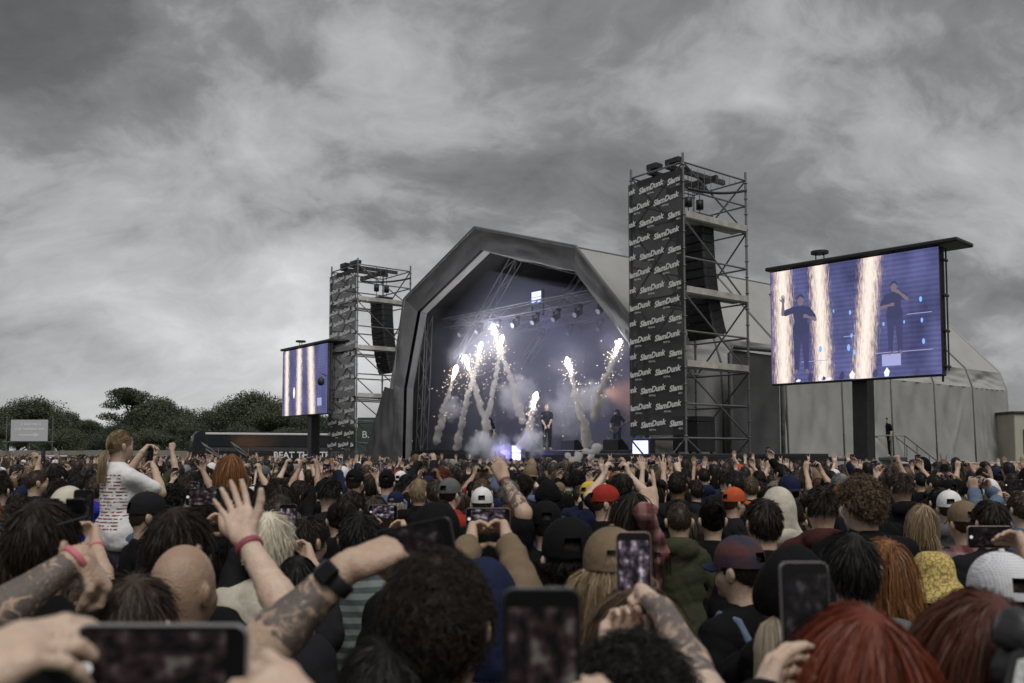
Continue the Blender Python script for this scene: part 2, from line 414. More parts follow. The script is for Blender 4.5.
# small white notice on the side wall
nz_ = hit(986, 425, 0)
bbox('notice', SEC[5][0]+0.09, SEC[5][0]+0.12, 25.6, 26.1, 2.9, 3.6, M('white_paper', (0.75, 0.75, 0.72), 0.8), t, 0.004)

# dark scrim wing beside the right tower
o = stage_root('wing_scrim', -0.07*LS, 1, 0, 'dark rounded scrim hung beside the taller scaffold tower', 'scrim')
pr = [(0, 0), (0, 5.6), (0.2, 6.0), (0.6, 6.15), (4.6, 6.05), (5.0, 5.8), (5.15, 5.3), (5.2, 0)]
V, Q = fold_grid((0.35, 2.6, 0), (0.35, 5.6, 0), (0.35, 5.6, 5.7), (0.35, 2.6, 5.75), 30, 14, 0.15, 0.08, (1, 0, 0), 131)
put('drape', V, Q, SCRIM, o, True)
V, Q = path_tube([(0.42, 2.5, 0), (0.42, 2.5, 5.6), (0.42, 2.7, 5.85), (0.42, 5.3, 5.9), (0.42, 5.6, 5.75), (0.42, 5.7, 5.4), (0.42, 5.7, 0)], 0.09, 8)
put('hem_tube', V, Q, CLOTH2, o, True)

# ------------------------------------------------------------------ stage deck, drapes and kit
t = stage_root('stage_deck', -0.55*LS, 0, 0, 'black stage platform under the tent with skirted front', 'stage')
bbox('platform', -8.6, 8.4, 0.7, 12.5, 1.85, 2.08, PAINT, t)
for i in range(8):
    x = -8.6+i*2.125
    V, Q = fold_grid((x, 0.66, 0), (x+2.1, 0.66, 0), (x+2.1, 0.66, 1.9), (x, 0.66, 1.9), 14, 4, 0, 0.03, (0, -1, 0), 140+i)
    put('skirt', V, Q, BLACK, t, True)
t = stage_root('backdrop_cloth', -0.55*LS, 11.5, 0, 'black backdrop cloth at the rear of the stage', 'backdrop')
V, Q = fold_grid((-8.2, 0, 2.1), (8.2, 0, 2.1), (7.4, 0, 9.2), (-6.6, 0, 9.2), 60, 8, 0, 0.12, (0, -1, 0), 151); put('cloth', V, Q, BLACK, t, True)
t = stage_root('side_drape', -0.84*LS, 1.0, 0, 'black drape closing the far side of the stage', 'drape')
V, Q = fold_grid((0.2, 1.2, 2.1), (0.2, 10.2, 2.1), (1.0, 10.2, 8.4), (1.0, 1.2, 8.4), 40, 8, 0, 0.1, (1, 0, 0), 152); put('cloth', V, Q, BLACK, t, True)

def truss(a, b, wdt, label, name='truss', grp='stage roof trusses', mat=TRS, step=0.9):
    """square lattice girder from a to b, stage coordinates"""
    a, b = np.array(a, float), np.array(b, float)
    r = stage_root(name, a[0], a[1], a[2], label, 'truss', grp)
    v = b-a; L_ = np.linalg.norm(v); d = v/L_
    sd_ = np.cross(d, (0, 0, 1)) if abs(d[2]) < 0.95 else np.array((1.0, 0, 0)); sd_ /= np.linalg.norm(sd_); up = np.cross(sd_, d)
    cs = [sd_*sx*wdt/2+up*sy*wdt/2 for sx, sy in ((-1, -1), (1, -1), (1, 1), (-1, 1))]
    for c in cs: tube('chord', c, c+v, 0.03, mat, r, 6)
    n = max(2, int(L_/step)); k = 0
    for f in range(4):
        c0, c1 = cs[f], cs[(f+1) % 4]
        for i in range(n):
            p, q = (c0, c1) if (i+f) % 2 == 0 else (c1, c0)
            tube('brace', p+v*i/n, q+v*(i+1)/n, 0.015, mat, r, 5)
    return r
truss((-17.0, 2.0, 8.3), (-5.2, 2.0, 8.3), 0.45, 'front lighting truss across the stage roof')
truss((-17.0, 6.5, 8.5), (-5.2, 6.5, 8.5), 0.45, 'middle lighting truss deep in the stage roof')
truss((-17.6, 1.0, 2.1), (-17.2, 1.0, 8.6), 0.4, 'upright truss at the far side of the stage opening', 'truss_tower')
truss((-17.6, 5.5, 2.1), (-17.2, 5.5, 8.6), 0.4, 'upright truss deep on the far side of the stage', 'truss_tower')
truss((-16.9, 2.6, 6.4), (-12.2, 2.6, 10.9), 0.4, 'sloping roof truss on the far side near the peak')
truss((-11.9, 2.6, 10.9), (-5.6, 2.6, 8.9), 0.4, 'sloping roof truss on the near side below the peak')
truss((-16.9, 7.0, 6.8), (-12.2, 7.0, 10.9), 0.4, 'sloping roof truss farther back on the far side')
truss((-11.9, 7.0, 10.9), (-5.6, 7.0, 8.9), 0.4, 'sloping roof truss farther back on the near side')

# lighting fixtures
LENS = M('dim_lens', (0.3, 0.3, 0.35), 0.15, coat=1.0)
LENSON = M('lit_violet_lens', (0.2, 0.2, 0.6), 0.3, emit=(0.38, 0.36, 1.0), estr=9)
def moving_head(x, u, z, label, lit=False, tilt=0.5):
    r = stage_root('stage_light', x, u, z, label, 'stage light', 'stage lights under the roof truss')
    bbox('base', -0.16, 0.16, -0.14, 0.14, -0.12, 0, PAINT, r)
    for s in (-1, 1): bbox('yoke_arm', s*0.17-0.025, s*0.17+0.025, -0.05, 0.05, -0.42, -0.1, PAINT, r, 0.008)
    P = [(0, 0.16*math.cos(tilt), -0.35+0.16*math.sin(tilt)), (0, 0, -0.35), (0, -0.2*math.cos(tilt), -0.35-0.2*math.sin(tilt)), (0, -0.24*math.cos(tilt), -0.35-0.24*math.sin(tilt))]
    V, Q = path_tube(P, [0.08, 0.13, 0.14, 0.12], 12); put('head', V, Q, PAINT, r, True)
    P = [(0, -0.243*math.cos(tilt), -0.35-0.243*math.sin(tilt)), (0, -0.25*math.cos(tilt), -0.35-0.25*math.sin(tilt))]
    V, Q = path_tube(P, [0.11, 0.10], 12); put('lens', V, Q, LENSON if lit else LENS, r)
ord_ = ['leftmost', 'second', 'third', 'fourth', 'fifth', 'sixth', 'seventh', 'eighth']
for i in range(8):
    moving_head(-15.6+i*1.35, 2.0, 8.05, f'{ord_[i]} {"of the" if i == 0 else "from left of the"} moving head lamps on the front truss', False, 0.4+0.1*(i % 3))
for i in range(5):
    moving_head(-15.0+i*2.1, 6.5, 8.25, f'{ord_[i]} {"of the" if i == 0 else "from left of the"} moving head lamps on the rear truss', False, 0.7)
VIOLET = M('violet_lit_panel', (0.1, 0.1, 0.3), 0.4, emit=(0.46, 0.50, 1.0), estr=2.0)
def lamp_panel(px, py, u, w_, h_, label):
    x, z = hit(px, py, u)
    r = stage_root('light_panel', x, u, z-h_/2, label, 'stage light', 'lit violet panels')
    bbox('housing', -w_/2-0.05, w_/2+0.05, 0.03, 0.2, -0.05, h_+0.05, PAINT, r)
    for k in range(2): bbox('lit_window', -w_/2, w_/2, 0.0, 0.035, h_*(0.02+0.51*k), h_*(0.47+0.51*k), VIOLET, r, 0.01)
    for s in (-1, 1): bbox('bracket', s*(w_/2+0.07)-0.02, s*(w_/2+0.07)+0.02, 0.05, 0.15, -max(0.02, min(0.6, z-h_/2)), h_*0.6, PAINT, r, 0.005)
    return S(x, u-0.4, z)
lamp_panel(536, 297, 2.4, 0.62, 0.5, 'small violet lit panel hanging under the stage roof')
lp1 = lamp_panel(516, 453, 0.2, 0.55, 0.62, 'violet lit floor panel at the front edge of the stage')
o_, z_ = hit(642, 449, -1.1)
r = stage_root('light_panel', o_, -1.2, 1.2, 'violet lit panel at the foot of the taller scaffold tower', 'stage light', 'lit violet panels')
bbox('housing', -0.42, 0.42, 0.03, 0.3, 0.5, 1.25, PAINT, r); bbox('lit_window', -0.34, 0.34, 0.0, 0.035, 0.57, 1.18, VIOLET, r, 0.01)
tube('strut', (-0.36, -0.02, 1.2), (0.36, -0.02, 0.55), 0.03, PAINT, r, 6)
for s in (-1, 1): bbox('bracket', s*0.3-0.03, s*0.3+0.03, 0.08, 0.2, -1.2, 0.55, PAINT, r, 0.005)

# amplifier stacks, monitor wedges, riser
def amp(x, u, w_, h_, label):
    r = stage_root('speaker_cabinet', x, u, 2.08, label, 'speaker', 'cabinets on the stage')
    bbox('case', -w_/2, w_/2, 0, 0.5, 0, h_, PAINT, r); bbox('grille', -w_/2+0.06, w_/2-0.06, -0.02, 0.01, 0.07, h_-0.2, GRILLE, r, 0.008)
    bbox('control_strip', -w_/2+0.06, w_/2-0.06, -0.015, 0.01, h_-0.16, h_-0.05, DSTEEL, r, 0.005)
amp(-6.0, 6.5, 1.2, 1.5, 'tall black amplifier stack at the near side of the stage')
amp(-14.6, 6.5, 1.2, 1.5, 'tall black amplifier stack at the far side of the stage')
def wedge(x, u, label):
    r = stage_root('monitor_wedge', x, u, 2.08, label, 'speaker', 'floor monitors')
    V = [(-0.4, 0, 0), (0.4, 0, 0), (0.4, 0.55, 0), (-0.4, 0.55, 0), (-0.4, 0, 0.38), (0.4, 0, 0.38), (0.4, 0.2, 0.42), (-0.4, 0.2, 0.42), (0.4, 0.55, 0.1), (-0.4, 0.55, 0.1)]
    put('case', V, [(0, 3, 2, 1), (0, 1, 5, 4), (4, 5, 6, 7), (7, 6, 8, 9), (9, 8, 2, 3), (0, 4, 7, 9, 3), (1, 2, 8, 6, 5)], PAINT, r)
    put('grille', [(-0.36, 0.24, 0.405), (0.36, 0.24, 0.405), (0.36, 0.53, 0.14), (-0.36, 0.53, 0.14)], [(0, 1, 2, 3)], GRILLE, r)
for i, (x, l) in enumerate(((-9.6, 'floor monitor at the front of the stage left of the singer'), (-7.0, 'floor monitor at the front of the stage right of the singer'), (-4.6, 'floor monitor in front of the guitarist'))): wedge(x, 0.9, l)
r = stage_root('drum_riser', -9.5, 7.0, 2.08, 'low black riser with drum kit at the rear of the stage', 'drum kit')
bbox('riser', -1.6, 1.6, 0, 2.2, 0, 0.5, PAINT, r)
def drum(x, y, z, rad, hh, name, tilt=0):
    V, Q = path_tube([(x, y, z), (x, y+math.sin(tilt)*hh, z+math.cos(tilt)*hh)], rad, 16); put(name, V, Q, DSTEEL, r, False)
V, Q = path_tube([(0, 0.5, 0.82), (0, 1.0, 0.82)], 0.3, 16); put('bass_drum', V, Q, DSTEEL, r)
drum(-0.3, 0.6, 1.2, 0.17, 0.24, 'tom_drum', -0.2); drum(0.3, 0.6, 1.2, 0.17, 0.24, 'tom_drum', -0.2); drum(0.75, 0.9, 0.85, 0.2, 0.35, 'floor_tom')
for x in (-0.85, 0.9):
    drum(x, 0.7, 1.55, 0.25, 0.015, 'cymbal', -0.25); tube('cymbal_stand', (x, 0.75, 0.5), (x, 0.7, 1.56), 0.012, STEEL, r, 6)

# ------------------------------------------------------------------ scaffold towers
INK = M('white_banner_print', (0.80, 0.80, 0.80), 0.7)
def banner_mat():
    m = M('black_mesh_banner', (0.030, 0.030, 0.032), 0.7, noise=0.25, nscale=1.2, bump=0.2, bscale=2.5)
    t_ = m.node_tree; b = t_.nodes['Principled BSDF']; b.inputs['Alpha'].default_value = 0.90
    return m
BANNER = banner_mat()
def clip_mesh(me, lo, hi):
    c = me.copy(); bm = bmesh.new(); bm.from_mesh(c)
    for x, n in ((lo, (-1, 0, 0)), (hi, (1, 0, 0))):
        bmesh.ops.bisect_plane(bm, geom=bm.verts[:]+bm.edges[:]+bm.faces[:], plane_co=(x, 0, 0), plane_no=n, clear_outer=True)
    bm.to_mesh(c); bm.free(); return c
def scaffold(x0, x1, u0, u1, zb, label, blabel, seed):
    rr = random.Random(seed)
    r = stage_root('scaffold_tower', x1, u0, 0, label, 'scaffold tower', 'scaffold towers beside the stage')
    W, Dp, H = x0-x1, u1-u0, 11.45                # W is negative: the tower runs back along -x
    C = {'a': (0, 0), 'b': (W, 0), 'c': (0, Dp), 'd': (W, Dp)}
    lv = [0.3, 2.45, 4.7, 7.1, 9.55, 11.4]; mid = [3.55, 5.9, 8.3, 10.5]
    for k, (x, y) in C.items():
        tube('standard', (x, y, 0), (x, y, H+(0.25 if k != 'd' else 0.1)), 0.042, STEEL, r, 8)
        for z in np.arange(0.3, 11.4, 0.55): tube('rosette', (x, y, z), (x, y, z+0.03), 0.07, STEEL, r, 8)
    for z in lv+mid:
        for p, q in (('a', 'b'), ('a', 'c'), ('b', 'd'), ('c', 'd')):
            if z in mid and p == 'a' and q == 'b': continue
            tube('ledger', (*C[p], z), (*C[q], z), 0.033, STEEL, r, 8)
    for i in range(len(lv)-1):
        z0, z1 = lv[i], lv[i+1]
        for fi, (p, q) in enumerate((('a', 'c'), ('b', 'd'), ('a', 'b'), ('c', 'd'))):
            tube('diagonal_brace', (*C[p], z1), (*C[q], z0), 0.03, STEEL, r, 8)
    for z in lv[2:5]:                              # boards along the near side
        for k in range(2):
            bbox('scaffold_board', -0.30-0.27*k, -0.05-0.27*k, 0.06, Dp-0.06, z+0.045, z+0.11, PLANK, r, 0.01)
            bbox('toe_board', 0.045+0.0*k, 0.07, 0.05, Dp-0.05, z+0.04, z+0.25, PLANK, r, 0.006) if k == 0 else None
        bbox('scaffold_board', W+0.05, W+0.32, 0.06, Dp-0.06, z+0.045, z+0.11, PLANK, r, 0.01)
    # roof beams and hoists
    for y in (0.3, Dp*0.55): bbox('roof_beam', W+0.05, -0.05, y-0.07, y+0.07, H-0.32, H-0.12, DSTEEL, r, 0.01)
    for x in (W*0.3, W*0.65): bbox('roof_beam', x-0.07, x+0.07, 0.0, Dp-0.3, H-0.11, H+0.06, DSTEEL, r, 0.01)
    bbox('equipment_box', W*0.72, W*0.52, 0.05, 0.4, H+0.065, H+0.27, PAINT, r); bbox('equipment_box', W*0.38, W*0.12, 0.1, 0.4, H+0.065, H+0.25, PAINT, r)
    P = [(0.02, Dp*(0.06+0.94*s), 10.45+0.9*(0.12+s**2*0.55)) for s in np.linspace(0, 1, 10)]
    V, Q = path_tube(P, 0.05, 6); put('cable_loom', V, Q, PAINT, r, True)
    for k in range(9): tube('hanger', (0.02, Dp*(0.12+0.1*k), 10.6+0.02*k*k*0.6), (0.02, Dp*(0.12+0.1*k), 11.3), 0.008, STEEL, r, 5)
    # printed banner
    b = stage_root('mesh_banner', x1, u0-0.09, 0, blabel, 'banner', 'printed banners on the towers')
    z0, z1 = zb, 11.15
    V, Q = fold_grid((W-0.05, 0, z0), (0.04, 0, z0), (0.04, 0, z1), (W-0.05, 0, z1), 16, 50, 0.02, 0.012, (0, -1, 0), seed)
    put('sheet', V, Q, BANNER, b, True)
    big = text_mesh('SlamDunk', 0.262, INK, 0.3, 0.010); small = text_mesh('FESTIVAL', 0.075, INK, 0.0, 0.001)
    hw = max(abs(v.co.x) for v in big.vertices)
    pit = 1.26; row = 0; z = z1-0.33
    while z > z0+0.25:
        off = 0.40 if row % 2 else 1.01
        k = -1
        while True:
            cx_ = off+pit*(k); k += 1
            if cx_-hw > -W: break
            if cx_+hw < 0.05: continue
            lo, hi_ = max(-hw, -cx_+0.02), min(hw, -W-cx_-0.02)
            if hi_-lo < 0.12: continue
            for me, dz in ((big, 0), (small, -0.2)):
                w2 = max(abs(v.co.x) for v in me.vertices)
                if lo > w2-0.05 or hi_ < -w2+0.05: continue
                mm = me if lo <= -w2 and hi_ >= w2 else clip_mesh(me, lo, hi_)
                q = link('logo_print', mm, b); q.location = (W+cx_, -0.045, z+dz+0.02*(k)); q.rotation_euler = (math.pi/2, -0.10 if me is big else 0.0, 0)
        z -= 0.565; row += 1
    return r
scaffold(-1.74, 0.564, -0.89, 2.40, 2.55, 'taller scaffold tower right of the stage opening', 'black printed banner on the taller right scaffold tower', 201)
scaffold(-22.95, -20.2, -1.15, 1.95, 1.75, 'smaller scaffold tower left of the stage opening', 'black printed banner on the smaller left scaffold tower', 202)

def line_array(x, u, z, n, label):
    r = stage_root('line_array', x, u, z, label, 'loudspeakers', 'hanging loudspeaker arrays')
    bbox('fly_frame', -0.5, 0.5, -0.4, 0.4, -0.10, 0, DSTEEL, r)
    for s in (-1, 1): tube('hoist_chain', (0, s*0.3, 0), (0, s*0.3, 1.6), 0.015, DSTEEL, r, 6)
    for s in (-1, 1): V, Q = path_tube([(0, s*0.3, 0.3), (0, s*0.3, 0.62)], 0.13, 12); put('chain_hoist', V, Q, PAINT, r, True)
    y, zz, a = 0.0, -0.12, 0.02
    for i in range(n):
        V, Fs = bevel_box(-0.56, 0.56, -0.34, 0.34, -0.285, -0.005, 0.015)
        c, s = math.cos(a), math.sin(a)
        V = [(p[0], y+p[1]*c-p[2]*s*1.0, zz+p[1]*s+p[2]*c) for p in V]
        q = put('cabinet', V, Fs, PAINT, r)
        G = [(sx*0.5, y-0.345*c-pz*s, zz-0.345*s+pz*c) for sx, pz in ((-1, -0.26), (1, -0.26), (1, -0.03), (-1, -0.03))]
        put('grille', G, [(0, 1, 2, 3)], GRILLE, q)
        for sx in (-1, 1): bbox('rigging_plate', sx*0.565-0.012, sx*0.565+0.012, y-0.3, y-0.2, zz-0.26, zz-0.02, DSTEEL, q, 0.003)
        y += 0.29*s; zz -= 0.29*c; a += 0.012+0.0025*i
line_array(-0.35, 0.75, 10.05, 14, 'black curved loudspeaker array hanging in the taller right tower')
line_array(-20.75, 0.55, 9.95, 13, 'black curved loudspeaker array hanging in the smaller left tower')

# black skirted wing platforms at the tower feet
def wing(x0, x1, u0, u1, h_, label):
    r = stage_root('wing_platform', (x0+x1)/2, u0, 0, label, 'platform'); w_ = (x1-x0)/2
    bbox('deck', -w_, w_, 0, u1-u0, h_-0.15, h_, PAINT, r)
    for k in range(4):
        V, Q = fold_grid((-w_+w_*k/2, -0.02, 0), (-w_+w_*(k+1)/2, -0.02, 0), (-w_+w_*(k+1)/2, -0.02, h_-0.1), (-w_+w_*k/2, -0.02, h_-0.1), 12, 3, 0, 0.03, (0, -1, 0), k); put('skirt', V, Q, BLACK, r, True)
    V, Q = fold_grid((w_+0.02, 0, 0), (w_+0.02, u1-u0, 0), (w_+0.02, u1-u0, h_-0.1), (w_+0.02, 0, h_-0.1), 20, 3, 0, 0.03, (1, 0, 0), 9); put('skirt', V, Q, BLACK, r, True)
wing(-3.0, 1.0, -1.5, 6.5, 1.95, 'black skirted platform under the taller right tower')
wing(-23.2, -19.6, -1.5, 3.0, 1.75, 'black skirted platform under the smaller left tower')
r = stage_root('flight_case', -0.35, 0.2, 1.95, 'black flight case inside the foot of the taller tower', 'case')
bbox('box', -0.6, 0.5, 0, 0.9, 0.06, 1.05, PAINT, r); bbox('lid', -0.6, 0.5, 0, 0.9, 1.055, 1.25, PAINT, r)
for sx in (-0.5, 0.4):
    for sy in (0.1, 0.8): bbox('castor', sx-0.04, sx+0.04, sy-0.04, sy+0.04, 0, 0.06, DSTEEL, r, 0.01)

# green hoarding seen through the left tower
GRN = M('dark_green_sheet', (0.05, 0.085, 0.075), 0.7, noise=0.2, nscale=2)
c = at(372, 434, 55); r = empty('green_hoarding', (c[0], 55, 0), -0.1, 'green hoarding with white lettering seen through the left scaffold tower', 'hoarding')
bbox('board', -0.9, 1.4, 0, 0.06, 1.9, 4.1, GRN, r, 0.01)
for x in (-0.8, 1.3): tube('post', (x, 0.1, 0), (x, 0.1, 4.0), 0.04, STEEL, r, 8)
q = link('lettering', text_mesh('B.reel', 0.62, INK), r); q.location = (0.1, -0.012, 3.05); q.rotation_euler = (math.pi/2, 0, 0)

# ------------------------------------------------------------------ video screens
def screen_mat(name, seed, wht):
    m = bpy.data.materials.new(name); m.use_nodes = True; t_ = m.node_tree; b = t_.nodes['Principled BSDF']
    b.inputs['Base Color'].default_value = (0.01, 0.01, 0.012, 1); b.inputs['Roughness'].default_value = 0.5
    N = t_.nodes.new; K = t_.links.new
    tc_ = N('ShaderNodeTexCoord'); sp = N('ShaderNodeSeparateXYZ'); K(tc_.outputs['Object'], sp.inputs[0])
    mpn = N('ShaderNodeMapping'); K(tc_.outputs['Object'], mpn.inputs[0]); mpn.inputs['Scale'].default_value = (1, 1, 0.55); mpn.inputs['Location'].default_value = (seed, 0, seed*2)
    ns = N('ShaderNodeTexNoise'); K(mpn.outputs[0], ns.inputs['Vector']); ns.inputs['Scale'].default_value = 1.1; ns.inputs['Detail'].default_value = 3
    ra = N('ShaderNodeValToRGB'); K(ns.outputs[0], ra.inputs[0])
    e_ = ra.color_ramp.elements; e_[0].position = 0.3; e_[0].color = (0.042, 0.046, 0.125, 1); e_[1].position = 0.75; e_[1].color = (0.13, 0.14, 0.33, 1)
    # fine scan lines of the panel rows
    wv = N('ShaderNodeMath'); wv.operation = 'MULTIPLY'; K(sp.outputs[2], wv.inputs[0]); wv.inputs[1].default_value = 44
    sn = N('ShaderNodeMath'); sn.operation = 'SINE'; K(wv.outputs[0], sn.inputs[0])
    sr = N('ShaderNodeMapRange'); K(sn.outputs[0], sr.inputs[0]); sr.inputs[1].default_value = -1; sr.inputs[2].default_value = 1; sr.inputs[3].default_value = 0.82; sr.inputs[4].default_value = 1.08
    vm = N('ShaderNodeVectorMath'); vm.operation = 'SCALE'; K(ra.outputs[0], vm.inputs[0]); K(sr.outputs[0], vm.inputs['Scale'])
    last = vm.outputs[0]
    # fountains of sparks in the picture: bright at the core, broken into streaks at the edge
    st = N('ShaderNodeMapping'); K(tc_.outputs['Object'], st.inputs[0]); st.inputs['Scale'].default_value = (24, 1, 3.0)
    n2_ = N('ShaderNodeTexNoise'); K(st.outputs[0], n2_.inputs['Vector']); n2_.inputs['Scale'].default_value = 1.0; n2_.inputs['Detail'].default_value = 5; n2_.inputs['Roughness'].default_value = 0.7
    for (x, wd, lean) in wht:
        lx = N('ShaderNodeMath'); lx.operation = 'MULTIPLY_ADD'; K(sp.outputs[2], lx.inputs[0]); lx.inputs[1].default_value = lean; lx.inputs[2].default_value = -x-lean*5.9
        ax = N('ShaderNodeMath'); ax.operation = 'ADD'; K(sp.outputs[0], ax.inputs[0]); K(lx.outputs[0], ax.inputs[1])
        ab = N('ShaderNodeMath'); ab.operation = 'ABSOLUTE'; K(ax.outputs[0], ab.inputs[0])
        mr = N('ShaderNodeMapRange'); K(ab.outputs[0], mr.inputs[0]); mr.inputs[1].default_value = 0; mr.inputs[2].default_value = wd*1.5; mr.inputs[3].default_value = 0.62; mr.inputs[4].default_value = -0.80
        ad = N('ShaderNodeMath'); ad.operation = 'MULTIPLY_ADD'; K(mr.outputs[0], ad.inputs[2]); K(n2_.outputs[0], ad.inputs[0]); ad.inputs[1].default_value = 1.7
        cr = N('ShaderNodeMapRange'); K(ad.outputs[0], cr.inputs[0]); cr.inputs[1].default_value = 0.62; cr.inputs[2].default_value = 1.05
        mi_ = N('ShaderNodeMix'); mi_.data_type = 'RGBA'; K(cr.outputs[0], mi_.inputs[0]); K(last, mi_.inputs[6]); sr_ = N('ShaderNodeValToRGB'); K(ad.outputs[0], sr_.inputs[0]); se = sr_.color_ramp.elements; se[0].position = 0.62; se[0].color = (0.40, 0.26, 0.24, 1); se[1].position = 1.0; se[1].color = (0.95, 0.84, 0.74, 1); sq = N('ShaderNodeMapRange'); K(ad.outputs[0], sq.inputs[0]); sq.inputs[1].default_value = 0.6; sq.inputs[2].default_value = 1.65; K(sq.outputs[0], sr_.inputs[0]); se[0].position = 0.1; se[1].position = 0.75; K(sr_.outputs[0], mi_.inputs[7])
        last = mi_.outputs[2]
    K(last, b.inputs['Emission Color']); b.inputs['Emission Strength'].default_value = 0.92
    return m
EM = {k: M('picture_'+k, (0.01, 0.01, 0.012), 0.5, emit=v, estr=1.0) for k, v in dict(dark=(0.040, 0.043, 0.105), mid=(0.052, 0.056, 0.13), skin=(0.17, 0.13, 0.17), lamp=(0.22, 0.45, 0.95), white=(0.85, 0.85, 0.95), pale=(0.33, 0.34, 0.6)).items()}
def flat(parent, pts, k, y, name): return put(name, [(x, y, z) for x, z in pts], [tuple(range(len(pts)))[::-1]], EM[k], parent)
def disc(parent, x, z, r1, r2, k, y, name='picture_lamp'): return flat(parent, [(x+r1*math.cos(q), z+r2*math.sin(q)) for q in np.linspace(0, 2*math.pi, 14, endpoint=False)], k, y, name)
def video_screen(BLp, BRp, h_, label, mat, mirror=False):
    BLp, BRp = np.array(BLp), np.array(BRp); v = (BRp-BLp)[:2]; W_ = np.linalg.norm(v); a = math.atan2(v[1], v[0])
    mid = (BLp+BRp)/2; zb = mid[2]
    r = empty('video_screen', (mid[0], mid[1], 0), a, label, 'video screen', 'video screens on masts')
    d = put('display', [(-W_/2, 0, zb), (W_/2, 0, zb), (W_/2, 0, zb+h_), (-W_/2, 0, zb+h_)], [(0, 1, 2, 3)], mat, r)
    bbox('cabinet', -W_/2-0.02, W_/2+0.02, 0.01, 0.28, zb-0.05, zb+h_+0.02, PAINT, r)
    bbox('roof', -W_/2-0.12, W_/2+0.55, -0.12, 1.1, zb+h_+0.05, zb+h_+0.17, PAINT, r, 0.03)
    bbox('mast', -0.13, 0.33, 0.3, 0.8, 0, zb+h_, PAINT, r); bbox('base', -1.2, 1.4, -0.1, 1.6, 0, 0.35, PAINT, r)
    V, Q = path_tube([(W_/2-0.10, 0.32, zb-0.2), (W_/2-0.1, 0.32, zb+h_*0.5), (W_/2-0.1, 0.32, zb+h_)], 0.03, 8); put('cable', V, Q, PAINT, r)
    for k in range(2): tube('rear_strut', (W_/2+0.06, 0.15+0.2*k, zb+0.1), (W_/2+0.06, 0.15+0.2*k, zb+h_), 0.025, PAINT, r, 6)
    for k in range(4): bbox('rear_joint', W_/2+0.02, W_/2+0.10, 0.1, 0.42, zb+h_*(0.05+0.28*k), zb+h_*(0.05+0.28*k)+0.07, PAINT, r, 0.01)
    for sx in (-0.15, 0.12): tube('vent_leg', (sx-W_*0.2, 0.3, zb+h_+0.17), (sx-W_*0.2, 0.3, zb+h_+0.42), 0.02, PAINT, r, 6)
    V, Q = path_tube([(-W_*0.2-0.02, 0.3, zb+h_+0.42), (-W_*0.2-0.02, 0.3, zb+h_+0.50)], 0.27, 14); put('vent_cap', V, Q, PAINT, r)
    return r, W_, zb, d
m1 = screen_mat('screen_picture', 1.3, [(-2.2, 0.46, 0.0), (-0.92, 0.42, 0.03), (0.52, 0.46, -0.09)])
A_, B_ = at(772, 386, 28.9), at(942, 371.5, 25.1); hgt = at(771, 275, 28.9)[2]-A_[2]
r, W_, zb, dsp = video_screen(A_, B_, hgt, 'large video screen on black mast right of the stage', m1); DSP, DZB = dsp, zb
# what the picture shows: two performers, lamps and platform edges
for x, z, q in ((0.02, 2.0, .07), (0.05, 1.3, .07), (2.1, 2.15, .08), (2.12, 1.55, .07), (2.15, 0.95, .08), (1.02, 1.55, .06), (-1.4, 0.98, .1), (-0.95, 0.98, .1), (-0.05, 0.95, .1), (0.12, 0.8, .08), (1.62, 1.55, .05), (-0.5, 2.1, .05)): disc(dsp, x, zb+z, q*0.5, q*1.0, 'lamp', -0.006)
flat(dsp, [(0.95, zb+0.32), (1.5, zb+0.32), (1.5, zb+0.66), (0.95, zb+0.66)], 'pale', -0.006, 'picture_block')
for x0, x1, z in ((-1.6, -0.7, 0.62), (0.75, 2.4, 0.70), (-0.2, 0.2, 1.28), (1.7, 2.4, 1.75)): flat(dsp, [(x0, zb+z), (x1, zb+z), (x1, zb+z+0.02), (x0, zb+z+0.02)], 'pale', -0.005, 'picture_edge')
rr = random.Random(3)
for k in range(12):
    x = rr.uniform(-2.0, 2.3); h2 = rr.uniform(0.1, 0.3)
    flat(dsp, [(x-0.05, zb+0.02), (x+0.06, zb+0.02), (x+0.1, zb+h2*0.6), (x+0.02, zb+h2), (x-0.07, zb+h2*0.5)], rr.choice(['dark', 'white', 'mid']), -0.007, 'picture_hand')
m2 = screen_mat('far_screen_picture', 4.7, [(-2.15, 0.42, 0.02), (-0.6, 0.5, 0.0), (0.85, 0.6, 0.08)])
A_, B_ = at(282, 416, 49.8), at(327, 413, 45.5); hgt = at(283, 352, 49.8)[2]-A_[2]
r, W_, zb, dsp = video_screen(A_, B_, hgt, 'small distant video screen left of the smaller tower', m2)
disc(dsp, -1.2, zb+1.2, 0.12, 0.3, 'white', -0.006, 'picture_flash'); flat(dsp, [(1.6, zb+0.4), (2.1, zb+0.4), (2.1, zb+0.8), (1.6, zb+0.8)], 'pale', -0.006, 'picture_block')
# dome camera on an arm from the left tower banner
c = at(321, 377, 44.5); x_, u_ = loc(c)
r = stage_root('dome_camera', x_, u_, c[2]-0.3, 'small black dome camera on a bent arm beside the left screen', 'camera')
V, Q = path_tube([(0, 0, 0.25), (0, 0, 0.42), (-0.12, 0.02, 0.5), (-0.4, 0.25, 0.5), (-0.8, 0.7, 0.45)], 0.03, 6)
V = [(-v[0]*0+v[0], v[1], v[2]) for v in V]; put('arm', V, Q, STEEL, r, True)
V, Q = path_tube([(0, 0, -0.12), (0, 0, -0.08), (0, 0, 0.05), (0, 0, 0.2), (0, 0, 0.26)], [0.04, 0.13, 0.17, 0.16, 0.08], 12); put('dome', V, Q, PAINT, r, True)

